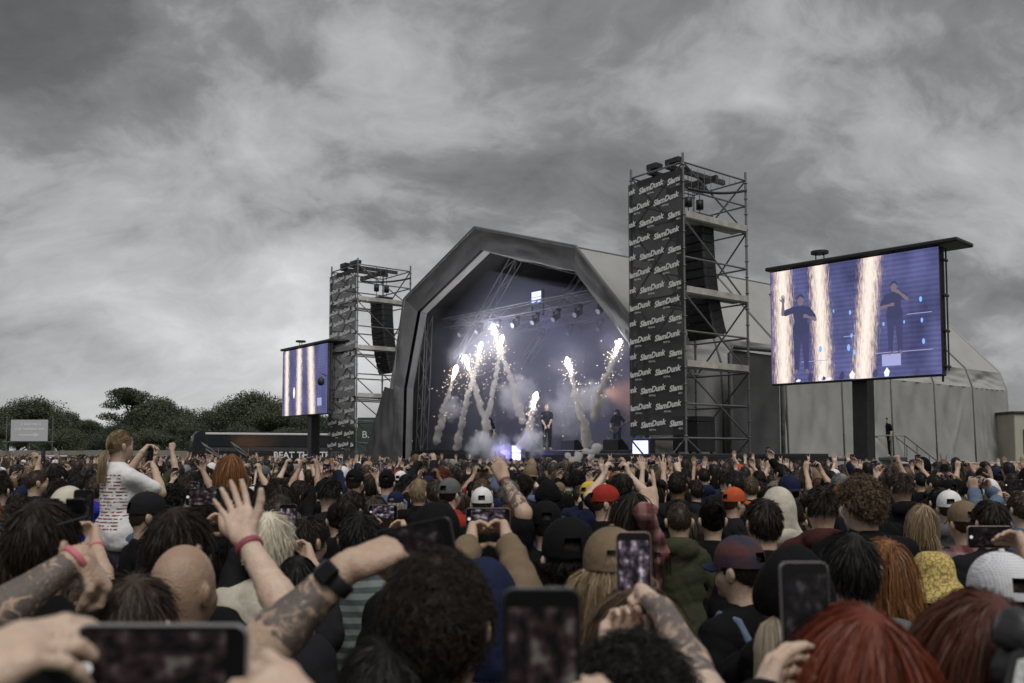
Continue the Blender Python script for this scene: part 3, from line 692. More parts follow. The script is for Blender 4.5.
# ------------------------------------------------------------------ stair, railings and cabin at the right
c = at(885, 455, 41.5)
r = empty('access_stair', (c[0], 41.5, 0), 0.0, 'steel access stair behind the right screen mast', 'stair')
bbox('landing', -0.7, 0.8, -0.5, 0.9, 1.62, 1.78, DSTEEL, r)
for k in range(8): bbox('tread', 0.82+0.24*k, 1.09+0.24*k, -0.45, 0.55, 1.5-0.2*k, 1.54-0.2*k, DSTEEL, r, 0.005)
for y in (-0.48, 0.58):
    tube('stringer', (0.7, y, 1.65), (2.9, y, -0.05), 0.05, DSTEEL, r, 6); tube('handrail', (0.7, y, 2.75), (2.9, y, 1.0), 0.03, STEEL, r, 8); tube('handrail', (-0.7, y, 2.75), (0.7, y, 2.75), 0.03, STEEL, r, 8)
    for k in range(5): tube('baluster', (0.7+0.55*k, y, 1.6-0.42*k), (0.7+0.55*k, y, 2.75-0.437*k), 0.022, STEEL, r, 6)
    for x in (-0.6, 0.1): tube('leg', (x, y, 0), (x, y, 2.75), 0.035, STEEL, r, 6)
def railing(p0, p1, z, label):
    p0, p1 = np.array(p0), np.array(p1); v = p1-p0; L_ = np.linalg.norm(v)
    r = empty('barrier', (p0[0], p0[1], 0), math.atan2(v[1], v[0]), label, 'barrier', 'metal barriers at the right')
    P = [(0, 0, 0), (0, 0, z-0.15), (0.04, 0, z-0.04), (0.15, 0, z), (L_-0.15, 0, z), (L_-0.04, 0, z-0.04), (L_, 0, z-0.15), (L_, 0, 0)]
    V, Q = path_tube(P, 0.042, 8); put('frame', V, Q, ALU, r, True)
    tube('lower_rail', (0, 0, z-0.55), (L_, 0, z-0.55), 0.025, STEEL, r, 6); tube('lower_rail', (0, 0, 0.15), (L_, 0, 0.15), 0.025, STEEL, r, 6)
    n = int(L_/0.13)
    for k in range(1, n): tube('bar', (L_*k/n, 0, 0.15), (L_*k/n, 0, z-0.55), 0.010, STEEL, r, 5)
A_, B_, C_ = at(893, 460, 30), at(1002, 460, 30), at(1060, 460, 30)
railing((A_[0], 30.0), (B_[0]-0.06, 30.0), 1.63, 'pale metal barrier in front of the grey tent wall')
railing((B_[0]+0.06, 30.1), (B_[0]+2.4, 30.1), 1.66, 'pale metal barrier at the right edge of the picture')
CREAM = M('cream_cabin_panel', (0.42, 0.40, 0.33), 0.7, noise=0.1, nscale=1)
GLASSD = M('dark_window_glass', (0.02, 0.025, 0.03), 0.1, coat=0.5)
c = at(1014, 412, 47); r = empty('site_cabin', (c[0]+1.6, 47, 0), 0.0, 'cream site cabin with dark window at the right edge', 'cabin')
bbox('body', -1.6, 5, 0, 2.6, 0.2, 4.0, CREAM, r, 0.03); bbox('roof', -1.7, 5.1, -0.1, 2.7, 4.0, 4.12, DSTEEL, r, 0.02)
bbox('window', -1.1, 0.6, -0.03, 0.02, 2.0, 3.1, GLASSD, r, 0.01); bbox('window_frame', -1.18, 0.68, -0.02, 0.01, 1.92, 3.18, DSTEEL, r, 0.005)
for k in range(4): tube('step_rail', (-1.5, -0.3, 1.0+0.22*k), (0.9, -0.3, 1.0+0.22*k), 0.035, STEEL, r, 6)
for x in (-1.5, 0.9): tube('step_post', (x, -0.3, 0), (x, -0.3, 1.75), 0.035, STEEL, r, 6)

# ------------------------------------------------------------------ left background: bus, fence, sign, trees
BUSB = M('black_coach_paint', (0.018, 0.018, 0.021), 0.25, coat=0.8, noise=0.2, nscale=0.6)
a_, b_ = at(191, 452, 82), at(345, 452, 88); v = (b_-a_)[:2]; BLn = np.linalg.norm(v)
r = empty('tour_bus', (a_[0], a_[1], 0), math.atan2(v[1], v[0]), 'long black double-decker tour bus parked before the trees', 'bus')
prof = [(-0.0, 0.45), (-0.12, 1.2), (-0.02, 2.3), (0.25, 3.55), (0.6, 3.92), (BLn-0.3, 3.92), (BLn, 3.6), (BLn, 0.45)]
V = [(x, 0, z) for x, z in prof]+[(x, 2.5, z) for x, z in prof]; n = len(prof)
put('body', V, [tuple(range(n))[::-1]]+[tuple(range(n, 2*n))]+[(i, (i+1) % n, n+(i+1) % n, n+i) for i in range(n)], BUSB, r)
bbox('roof_edge', 1.2, BLn-0.5, -0.06, 0.05, 3.62, 3.80, M('bright_bus_trim', (0.8, 0.8, 0.82), 0.3, 0.3), r, 0.02)
bbox('upper_windows', 1.4, BLn-0.6, -0.03, 0.01, 2.55, 3.35, GLASSD, r, 0.01); bbox('lower_windows', 1.8, BLn-3, -0.03, 0.01, 1.35, 2.0, GLASSD, r, 0.01)
bbox('side_band', 1.2, BLn-0.4, -0.035, 0.01, 2.1, 2.42, DSTEEL, r, 0.01)
put('windscreen', [(0.22, -0.012, 2.45), (0.22, 2.4, 2.45), (0.35, 2.4, 3.5), (0.35, -0.012, 3.5), (1.1, -0.012, 3.5), (1.1, -0.012, 2.45)], [(0, 1, 2, 3), (0, 3, 4, 5)], GLASSD, r)
for x in (2.2, BLn-3.6, BLn-2.4):
    V, Q = path_tube([(x, -0.04, 0.5), (x, 0.3, 0.5)], 0.5, 18); put('wheel', V, Q, PAINT, r)
WHT = M('white_vinyl', (0.75, 0.75, 0.75), 0.6)
q = link('lettering', text_mesh('BEAT THE STREET', 0.84, WHT, 0, 0.02), r); q.location = (BLn*0.755, -0.05, 1.72); q.rotation_euler = (math.pi/2, 0, 0)
# tilted white striped panels of folded awnings
for i, (px, lab) in enumerate(((213, 'left of two white striped awning panels in front of the bus'), (243, 'right of two white striped awning panels in front of the bus'))):
    c = at(px, 450, 66); r = empty('awning', (c[0], 66, 0), 0, lab, 'awning', 'striped awning panels')
    for k in range(4):
        o1 = k*0.3; V = [(o1*0.55-0.9, 0, 2.75-o1*0.75), (o1*0.55-0.45, 0, 2.5-o1*0.75), (o1*0.35+0.75, 0.4, 1.45-o1*0.3), (o1*0.35+0.35, 0.4, 1.35-o1*0.3)]
        put('stripe', V+[(x, y+0.03, z) for x, y, z in V], BOXF, WHT if k % 2 == 0 else DSTEEL, r)
    tube('pole', (0.3, 0.3, 0), (0.3, 0.3, 2.3), 0.03, STEEL, r, 6); tube('pole', (1.0, 0.3, 0), (1.0, 0.3, 1.6), 0.03, STEEL, r, 6)
# perimeter hoarding
HOARD = M('weathered_grey_hoarding', (0.20, 0.19, 0.165), 0.85, noise=0.2, nscale=0.7)
r = empty('perimeter_fence', (-62, 92, 0), 0.03, 'pale grey panel fence along the far edge of the field', 'fence')
for i in range(32):
    bbox('panel', i*2.3+0.02, i*2.3+2.26, 0, 0.06, 0.1, 2.15+0.03*(i % 3), HOARD, r, 0.01); tube('post', (i*2.3, 0.12, 0), (i*2.3, 0.12, 2.3), 0.05, DSTEEL, r, 6)
r = empty('blue_banner', (*at(50, 458, 60)[:2], 0), 0.0, 'blue banner stretched low across the far crowd at left', 'banner')
bbox('sheet', -1.1, 1.1, 0, 0.03, 1.0, 1.72, M('blue_vinyl', (0.02, 0.03, 0.22), 0.6), r, 0.005); bbox('hem', -1.1, 1.1, -0.01, 0.04, 1.725, 1.80, WHT, r, 0.005)
for x in (-1.08, 1.08): tube('pole', (x, 0.05, 0), (x, 0.05, 1.85), 0.025, STEEL, r, 6)
# sign board on scaffold poles
GREY = M('sign_grey_board', (0.50, 0.50, 0.52), 0.7); PALE = M('sign_pale_print', (0.68, 0.68, 0.70), 0.7)
c = at(29, 440, 70); r = empty('sign_board', (c[0], 70, 0), -0.05, 'grey sign board with pale arrow on scaffold poles at left', 'sign')
bbox('board', -1.47, 1.45, 0, 0.05, 2.85, 4.5, GREY, r, 0.01)
for x in (-1.85, 1.8): tube('pole', (x, 0.08, 0), (x, 0.08, 4.8), 0.04, STEEL, r, 6)
tube('cross_pole', (-2.2, 0.1, 2.8), (2.0, 0.1, 2.8), 0.04, STEEL, r, 6); tube('brace', (-2.1, 0.1, 2.7), (-1.0, 1.0, 0), 0.04, STEEL, r, 6); tube('brace', (1.8, 0.1, 2.2), (1.2, 1.0, 0), 0.04, STEEL, r, 6)
put('arrow', [(-0.8, -0.006, 3.28), (0.4, -0.006, 3.28), (0.4, -0.006, 3.16), (0.85, -0.006, 3.34), (0.4, -0.006, 3.52), (0.4, -0.006, 3.40), (-0.8, -0.006, 3.40)], [tuple(range(7))], PALE, r)
rr = random.Random(5)
for z in (3.78, 4.15):                              # two lines of print too far off to read
    x = -1.1 if z < 4 else -0.7
    while x < (1.1 if z < 4 else 0.8):
        w_ = rr.uniform(0.05, 0.13); bbox('print_mark', x, x+w_, -0.008, 0.002, z-0.07, z+0.07+rr.choice((0, 0.02)), PALE, r, 0.002); x += w_+rr.choice((0.03, 0.03, 0.12))

LEAF = [M('foliage_'+n, c, 0.75, island=0.45, noise=0.3, nscale=0.5) for n, c in (('deep', (0.060, 0.074, 0.042)), ('mid', (0.075, 0.090, 0.050)), ('cool', (0.056, 0.070, 0.048)))]
BARK = M('bark', (0.05, 0.04, 0.03), 0.9)
def crown_mesh(seed, shape, nleaf=22000):
    r = np.random.default_rng(seed); C = []
    nb = 30 if shape == 'round' else 34
    for k in range(nb):                             # clumps over a dome or in flat tiers
        if shape == 'round':
            d = r.normal(size=3); d /= np.linalg.norm(d); d[2] = abs(d[2])*1.15-0.5
            C.append((d*np.array((0.36, 0.36, 0.40))*r.uniform(0.6, 1.05)+(0, 0, 0.58), r.uniform(0.10, 0.19)))
        else:
            z = r.uniform(0.2, 0.93); q = r.uniform(0, 6.28); rad = (0.42-0.25*(z-0.2))*r.uniform(0.1, 1)
            C.append((np.array((math.cos(q)*rad, math.sin(q)*rad, z)), r.uniform(0.10, 0.17)))
    n = nleaf//nb; P = []
    for c_, s in C:
        d = r.normal(size=(n, 3)); d /= np.linalg.norm(d, axis=1)[:, None]
        P.append(c_+d*s*(r.uniform(0.35, 1.12, (n, 1)))*np.array((1, 1, 0.75 if shape == 'round' else 0.38)))
    P = np.concatenate(P); n = len(P)
    a = r.normal(size=(n, 3)); a /= np.linalg.norm(a, axis=1)[:, None]; b = np.cross(a, r.normal(size=(n, 3))); b /= np.linalg.norm(b, axis=1)[:, None]
    s = r.uniform(0.006, 0.0125, (n, 1))
    V = np.stack([P-a*s, P+b*s*0.7, P+a*s, P-b*s*0.7], 1).reshape(-1, 3)
    return new_mesh('crown', V, np.arange(4*n).reshape(-1, 4), LEAF[seed % 3]), C
crowns = [crown_mesh(300+i, 'flat' if i == 3 else 'round') for i in range(5)]
def trunk_mesh(C, seed):
    r = random.Random(seed); parts = [path_tube([(0, 0, 0), (0.005, 0, 0.15), (-0.005, 0.01, 0.45), (0, 0, 0.8)], [0.035, 0.028, 0.02, 0.006], 8)]
    for c_, s in C[::2]:
        z = max(0.12, c_[2]-0.25); parts.append(path_tube([(0, 0, z), (c_[0]*0.5, c_[1]*0.5, z+(c_[2]-z)*0.6), tuple(c_)], [0.013, 0.009, 0.003], 5))
    V, Q = join(*parts); return new_mesh('trunk', V, Q, BARK, True)
trunks = [trunk_mesh(c_[1], i) for i, c_ in enumerate(crowns)]
TR = [(-8, 404, 128, 0, 'broad tree at the left edge behind the sign board'), (34, 397, 120, 1, 'rounded tree directly behind the grey sign board'), (66, 411, 135, 2, 'lower tree right of the sign board'),
      (92, 418, 125, 0, 'low tree left of the flat-topped cedar'), (132, 389, 132, 3, 'tall dark flat-topped cedar behind the rider'), (163, 398, 128, 1, 'leafy tree just right of the cedar'),
      (184, 414, 118, 4, 'low bushy tree above the left end of the bus'), (208, 409, 126, 2, 'medium tree over the left part of the bus'), (232, 399, 131, 0, 'broad tree over the middle of the bus'),
      (256, 391, 128, 1, 'tall rounded tree left of the far screen'), (280, 400, 122, 4, 'dense tree at the left edge of the far screen'), (306, 412, 119, 2, 'tree beneath the far screen'), (330, 414, 126, 0, 'tree behind the left tower banner'),
      (352, 424, 130, 4, 'tree glimpsed through the left tower'), (18, 420, 112, 4, 'low bush below the sign board'), (112, 425, 112, 2, 'low dark bush below the cedar'), (150, 428, 108, 4, 'low bush right of the rider'), (246, 424, 108, 0, 'low hedge tree behind the bus roof'), (60, 428, 106, 1, 'low hedge tree left of the rider'), (195, 428, 106, 3, 'low flat shrub at the bus front'), (290, 428, 110, 1, 'low tree behind the bus end')]
TR += [(px+dx_, py+9, Y+9, (k+2) % 3, 'second-row tree just right of the '+lab) for (px, py, Y, k, lab), dx_ in zip(TR[:12], (17, 15, 14, 12, 16, 11, 13, 12, 13, 12, 14, 12))]
for i, (px, py, Y, k, lab) in enumerate(TR):
    p = at(px, py, Y); h_ = p[2]
    r = empty('tree', (p[0], Y, 0), i*1.3, lab, 'tree', 'trees along the far edge of the field')
    wd = max(h_*1.2, 8.0) if k != 3 else h_*1.15
    for nm, me in (('crown', crowns[k][0]), ('trunk', trunks[k])):
        o = link(nm, me, r); o.scale = (wd, wd, h_*1.10)
# ================================================================== pyro flares, smoke and lit haze on the stage
def vol_mat(name, colr, dens, aniso=0.0):
    m = bpy.data.materials.new(name); m.use_nodes = True; t_ = m.node_tree; t_.nodes.clear()
    v = t_.nodes.new('ShaderNodeVolumePrincipled'); v.inputs['Color'].default_value = (*colr, 1); v.inputs['Density'].default_value = dens; v.inputs['Anisotropy'].default_value = aniso
    o = t_.nodes.new('ShaderNodeOutputMaterial'); t_.links.new(v.outputs[0], o.inputs['Volume']); return m
SMOKE = vol_mat('dense_smoke', (0.80, 0.77, 0.74), 8)
PUFF = vol_mat('soft_smoke', (0.9, 0.9, 0.93), 2.6)
HAZE = vol_mat('thin_stage_haze', (0.74, 0.76, 1.0), 0.058, 0.15)
FIRE = M('flare_core', (1, 0.9, 0.8), 0.5, emit=(1.0, 0.93, 0.84), estr=45)
SPARK = M('flare_sparks', (1, 0.7, 0.4), 0.5, emit=(1.0, 0.80, 0.58), estr=4)
UP = 0.5
FL = [((435, 442), (456, 368), 0.5, 'leftmost flare of the stage pyro with a bent smoke trail'), ((456, 449), (481, 345), 0.8, 'flare trail crossing left of centre with its tip highest at left'), ((488, 430), (465.5, 357), 1.0, 'flare leaning left over the purple smoke'),
      ((483, 447), (502, 338), 0.6, 'flare leaning right beneath the brightest burst'), ((524, 420), (493, 326.5), 1.0, 'highest flare with the brightest white burst'), ((524, 446), (536, 395), 0.3, 'shortest flare rising just left of the singer'),
      ((588, 446), (567.5, 360), 0.6, 'flare leaning left between singer and guitarist'), ((592, 418), (619.5, 342), 0.6, 'rightmost flare beside the taller tower banner')]
for i, (b_, t_, u, lab) in enumerate(FL):
    xb, zb_ = hit(*b_, u); xt, zt = hit(*t_, u); zb_ = max(zb_, 2.2)
    r = stage_root('pyro_flare', xb, u, 2.08, lab, 'pyro flare', 'pyro flares on the stage')
    rr = np.random.default_rng(400+i); n = 75; pr = []
    s = np.linspace(0, 1, n); px = (xt-xb)*s; pz = zb_-2.08+(zt-zb_)*s
    wob = 0.10*np.sin(s*9+i)*(1-s)+0.03*np.sin(s*31+i)
    for k in range(n):
        rad = (0.055+0.10*(1-s[k])**1.3)*rr.uniform(0.7, 1.25)
        c_ = np.array((px[k]+wob[k], 0, pz[k]))+rr.normal(size=3)*0.02
        for _ in range(3):
            q_ = rr.normal(size=3); q_ /= np.linalg.norm(q_); r3 = rad*rr.uniform(0.35, 0.6); pr.append(el(c_+q_*rad*0.85, (r3,)*3, 0.012))
        pr.append(el((px[k]+wob[k]+rr.normal()*0.035, rr.normal()*0.05, pz[k]+rr.normal()*0.03), (rad, rad, rad*1.05), 0.02))
    V, Q = polygonise(pr, 0.035); put('smoke_trail', V, Q, SMOKE, r, True)
    d = np.array((xt-xb, 0, zt-zb_)); d /= np.linalg.norm(d); tip = np.array((xt-xb, 0, zt-2.08))
    V, Q = path_tube([tip-d*0.55, tip-d*0.3, tip-d*0.1, tip+d*0.02, tip+d*0.12], [0.02, 0.045, 0.07, 0.075, 0.02], 10); put('burning_tip', V, Q, FIRE, r, True)
    m = 150; q = rr.exponential(0.28, m)[:, None]; P = tip-d*q*4.5*rr.uniform(0.2, 1, (m, 1))+rr.normal(size=(m, 3))*(0.05+0.55*q)
    P = P[P[:, 2] > 0.1]; m = len(P); sz = rr.uniform(0.004, 0.013, (m, 1)); T = np.array(((1, 1, 1), (-1, -1, 1), (-1, 1, -1), (1, -1, -1)))
    V = (P[:, None]+T[None]*sz[:, None]).reshape(-1, 3); f = np.array(((0, 1, 2), (0, 3, 1), (0, 2, 3), (1, 3, 2)))
    o = put('sparks', V, (np.arange(m)[:, None, None]*4+f[None]).reshape(-1, 3), SPARK, r); o['kind'] = 'stuff'
    ld = bpy.data.lights.new('flare_light', 'POINT'); ld.energy = 70 if i != 4 else 130; ld.color = (0.90, 0.91, 1.0); ld.shadow_soft_size = 0.12
    lo = bpy.data.objects.new('flare_light', ld); col.objects.link(lo); lo.parent = r; lo.location = tip+np.array((0, -0.25, 0.05))
# smoke clouds
def drift_mat(rad, seed, top=2.6):
    m = bpy.data.materials.new('drifting_smoke'); m.use_nodes = True; t_ = m.node_tree; t_.nodes.clear(); N = t_.nodes.new; K = t_.links.new
    v = N('ShaderNodeVolumePrincipled'); v.inputs['Color'].default_value = (0.8, 0.8, 0.85, 1)
    tc_ = N('ShaderNodeTexCoord'); n = N('ShaderNodeTexNoise'); n.noise_dimensions = '4D'; n.inputs['W'].default_value = seed*3.1; n.inputs['Scale'].default_value = 1.9/rad; n.inputs['Detail'].default_value = 5; n.inputs['Roughness'].default_value = 0.62
    K(tc_.outputs['Object'], n.inputs['Vector'])
    ln = N('ShaderNodeVectorMath'); ln.operation = 'LENGTH'; K(tc_.outputs['Object'], ln.inputs[0])
    fo = N('ShaderNodeMapRange'); K(ln.outputs['Value'], fo.inputs[0]); fo.inputs[1].default_value = 0; fo.inputs[2].default_value = rad; fo.inputs[3].default_value = 0.33; fo.inputs[4].default_value = -0.12
    ad = N('ShaderNodeMath'); ad.operation = 'ADD'; K(n.outputs[0], ad.inputs[0]); K(fo.outputs[0], ad.inputs[1])
    mr = N('ShaderNodeMapRange'); K(ad.outputs[0], mr.inputs[0]); mr.inputs[1].default_value = 0.52; mr.inputs[2].default_value = 0.85; mr.inputs[3].default_value = 0; mr.inputs[4].default_value = top
    K(mr.outputs[0], v.inputs['Density']); o = N('ShaderNodeOutputMaterial'); K(v.outputs[0], o.inputs['Volume']); return m
CL = [((484, 447), 0.3, 0.7, 9, 'dark billow of smoke at the stage front left of the violet panel'), ((502, 452), 0.1, 0.55, 8, 'violet-lit puff of smoke beside the lit floor panel'), ((530, 443), -0.1, 0.6, 12, 'grey smoke cloud at the foot of the short flare'),
      ((578, 456), -0.6, 0.42, 9, 'left of two dense white smoke balls at the stage edge'), ((598, 457), -0.6, 0.5, 10, 'right of two dense white smoke balls at the stage edge'),
      ((566, 412), 2.6, 1.0, 12, 'bluish smoke drifting behind the singer'), ((594, 398), 1.2, 0.7, 9, 'warm smoke at the foot of the rightmost flare'), ((518, 398), 2.6, 0.9, 10, 'pale smoke left of the singer'), ((452, 410), 1.4, 0.6, 8, 'small smoke wisp by the leftmost flare'),
      ((490, 338), 1.8, 1.5, 8, 'thin smoke added to imitate bloom around the brightest burst'), ((466, 362), 1.5, 1.0, 8, 'thin smoke added to imitate bloom around the left flare tips'), ((568, 362), 1.6, 0.9, 8, 'thin smoke added to imitate bloom around the flare tip left of the guitarist'), ((618, 345), 1.6, 0.9, 8, 'thin smoke added to imitate bloom around the rightmost flare tip')]  # these four are added round the flare tips to catch light as bloom
for i, ((px, py), u, sz, n, lab) in enumerate(CL):
    x, z = hit(px, py, u); rr = np.random.default_rng(500+i); pr = []
    dense = i in (3, 4)
    for k in range(n):
        d = rr.normal(size=3)*np.array((0.45, 0.35, 0.42))*sz; rad = sz*rr.uniform(0.28, 0.5)*(0.8 if dense else 1)
        pr.append(el(d, (rad,)*3, 0.05))
        for _ in range(5):
            e_ = rr.normal(size=3); e_ /= np.linalg.norm(e_); r2 = rad*rr.uniform(0.25, 0.42); pr.append(el(d+e_*rad*0.92, (r2,)*3, 0.03))
    if not dense: pr = [el((0, 0, 0), (sz*1.5, sz*1.2, sz*1.5), 0.01)]
    V, Q = polygonise(pr, 0.05 if dense else 0.15)
    V[:, 2] = np.maximum(V[:, 2], 0.35-z if u < 0.6 else 2.12-z)
    r = put('smoke_cloud', V, Q, SMOKE if dense else drift_mat(sz*1.5, i, 2.6 if i < 9 else (0.16 if i == 9 else 0.24)), None, True); r.location = S(x, u, z); r.rotation_euler = (0, 0, SA)
    tag(r, lab, 'smoke', 'smoke on the stage', 'stuff')
# thin haze filling the tent mouth
V = [(-17.9+11.6, 0.8, 2.1), (-2.9+11.6, 0.8, 2.1), (-2.9+11.6, 11.2, 2.1), (-17.9+11.6, 11.2, 2.1), (-17.3+11.6, 0.8, 7.6), (-4.6+11.6, 0.8, 7.6), (-4.6+11.6, 11.2, 7.6), (-17.3+11.6, 11.2, 7.6), (-12.2+11.6, 0.8, 10.1), (-12.2+11.6, 11.2, 10.1)]
r = put('stage_haze', V, [(0, 3, 2, 1), (0, 1, 5, 8, 4), (2, 3, 7, 9, 6), (1, 2, 6, 5), (3, 0, 4, 7), (5, 6, 9, 8), (7, 4, 8, 9)], HAZE); r.location = S(-11.6, 0, 0); r.rotation_euler = (0, 0, SA)
tag(r, 'thin lit haze filling the open stage', kind='stuff')
# stage lamps that are lit in the photograph
def spot(px, py, u, tgt, colr, en, size, name='stage_lamp_light'):
    x, z = hit(px, py, u); ld = bpy.data.lights.new(name, 'SPOT'); ld.energy = en; ld.color = colr; ld.spot_size = math.radians(size); ld.spot_blend = 1.0; ld.shadow_soft_size = 0.1
    o = bpy.data.objects.new(name, ld); col.objects.link(o); o.location = S(x, u, z); d = Vector(S(*tgt)-S(x, u, z)); o.rotation_euler = d.to_track_quat('-Z', 'Y').to_euler()
spot(478, 340, 2.6, (-6.5, 4.0, 2.1), (0.95, 0.95, 1.0), 900, 26)
spot(536, 300, 2.8, (-9.0, 6.0, 2.0), (0.42, 0.38, 1.0), 300, 60)
spot(470, 300, 6.0, (-14.0, 5.0, 2.0), (0.5, 0.48, 1.0), 200, 60)
spot(600, 330, 6.0, (-6.0, 8.0, 3.0), (0.5, 0.38, 1.0), 220, 60)
spot(440, 420, 6.0, (-15.5, 9.0, 4.0), (1.0, 0.45, 0.15), 1700, 90)
spot(600, 392, 6.0, (-5.0, 9.0, 4.0), (1.0, 0.5, 0.25), 900, 90)
x_, z_ = hit(506, 452, -0.1); ld = bpy.data.lights.new('floor_panel_light', 'POINT'); ld.energy = 45; ld.color = (0.35, 0.3, 1.0); ld.shadow_soft_size = 0.15
o = bpy.data.objects.new('floor_panel_light', ld); col.objects.link(o); o.location = S(x_, -0.15, z_)
# ================================================================== people
def nrm(v): v = np.asarray(v, float); return v/(np.linalg.norm(v)+1e-9)
SKINC = dict(pale=(0.58, 0.445, 0.345), fair=(0.49, 0.36, 0.265), tan=(0.36, 0.25, 0.175), brown=(0.16, 0.085, 0.05), dark=(0.075, 0.04, 0.026))
def skin_mat(name, c):
    m = M(name, c, 0.5, sss=0.06, noise=0.10, nscale=60, bump=0.30, bscale=170)
    # ink patches on tattooed forearms (the vertex attribute says where the tattoo is, noise draws it)
    t_ = m.node_tree; N = t_.nodes.new; K = t_.links.new; b = t_.nodes['Principled BSDF']
    src = b.inputs['Base Color'].links[0].from_socket
    tq = N('ShaderNodeTexCoord'); nq = N('ShaderNodeTexNoise'); K(tq.outputs['Object'], nq.inputs['Vector']); nq.inputs['Scale'].default_value = 17; nq.inputs['Detail'].default_value = 7; nq.inputs['Roughness'].default_value = 0.65   # ruddy and sallow patches
    rq = N('ShaderNodeMapRange'); K(nq.outputs[0], rq.inputs[0]); rq.inputs[1].default_value = 0.35; rq.inputs[2].default_value = 0.68; rq.inputs[4].default_value = 0.5
    mq = N('ShaderNodeMix'); mq.data_type = 'RGBA'; K(rq.outputs[0], mq.inputs[0]); K(src, mq.inputs[6]); mq.inputs[7].default_value = (c[0]*0.92, c[1]*0.70, c[2]*0.64, 1); src = mq.outputs[2]
    b2_ = [n_ for n_ in t_.nodes if n_.bl_idname == 'ShaderNodeBump'][0]; nb = N('ShaderNodeTexNoise'); K(tq.outputs['Object'], nb.inputs['Vector']); nb.inputs['Scale'].default_value = 42; nb.inputs['Detail'].default_value = 3
    bb = N('ShaderNodeBump'); bb.inputs['Strength'].default_value = 0.12; bb.inputs['Distance'].default_value = 0.012; K(nb.outputs[0], bb.inputs['Height']); K(bb.outputs[0], b2_.inputs['Normal'])
    at_ = N('ShaderNodeAttribute'); at_.attribute_name = 'ink'
    tc_ = N('ShaderNodeTexCoord'); n = N('ShaderNodeTexNoise'); K(tc_.outputs['Object'], n.inputs['Vector']); n.inputs['Scale'].default_value = 26; n.inputs['Detail'].default_value = 4; n.inputs['Distortion'].default_value = 1.6
    ad = N('ShaderNodeMath'); ad.operation = 'MULTIPLY_ADD'; K(at_.outputs['Fac'], ad.inputs[0]); ad.inputs[1].default_value = 0.62; K(n.outputs[0], ad.inputs[2])
    mr = N('ShaderNodeMapRange'); K(ad.outputs[0], mr.inputs[0]); mr.inputs[1].default_value = 0.96; mr.inputs[2].default_value = 1.12; mr.inputs[3].default_value = 0; mr.inputs[4].default_value = 0.82
    mm = N('ShaderNodeMath'); mm.operation = 'MULTIPLY'; K(mr.outputs[0], mm.inputs[0]); K(at_.outputs['Fac'], mm.inputs[1])
    mi_ = N('ShaderNodeMix'); mi_.data_type = 'RGBA'; K(mm.outputs[0], mi_.inputs[0]); K(src, mi_.inputs[6]); mi_.inputs[7].default_value = (0.035, 0.038, 0.042, 1)
    K(mi_.outputs[2], b.inputs['Base Color']); return m
SKIN = {k: skin_mat('skin_'+k, v) for k, v in SKINC.items()}
def hair_mat(n, c): return M('hair_'+n, c, 0.45, spec=0.18 if c[0] < 0.03 else 0.3, island=0.45)
HAIR = {n: hair_mat(n, c) for n, c in dict(black=(0.010, 0.009, 0.008), darkbrown=(0.016, 0.011, 0.008), brown=(0.034, 0.021, 0.013), lightbrown=(0.085, 0.054, 0.031), blond=(0.25, 0.18, 0.105), ash=(0.30, 0.25, 0.185), white=(0.62, 0.56, 0.44), red=(0.135, 0.026, 0.009), auburn=(0.075, 0.022, 0.012), ginger=(0.20, 0.085, 0.03), grey=(0.16, 0.155, 0.15)).items()}
def cloth_mat(n, c): return M('cloth_'+n, c, 0.9, spec=0.12, noise=0.14, nscale=14, bump=0.35, bscale=26)
CLO = {n: cloth_mat(n, c) for n, c in dict(black=(0.0065, 0.0065, 0.007), charcoal=(0.014, 0.014, 0.016), grey=(0.11, 0.11, 0.115), white=(0.66, 0.655, 0.64), cream=(0.50, 0.46, 0.38), navy=(0.014, 0.018, 0.045), blue=(0.03, 0.05, 0.16), denim=(0.10, 0.135, 0.20), olive=(0.045, 0.048, 0.028), green=(0.02, 0.06, 0.035), maroon=(0.05, 0.018, 0.016), red=(0.28, 0.03, 0.02), orange=(0.42, 0.085, 0.03), yellow=(0.50, 0.36, 0.05), tan=(0.17, 0.125, 0.08), brown=(0.065, 0.035, 0.02), lilac=(0.30, 0.24, 0.33), teal=(0.08, 0.15, 0.14), pink=(0.45, 0.13, 0.17), cobalt=(0.03, 0.03, 0.30), lime=(0.35, 0.6, 0.05)).items()}
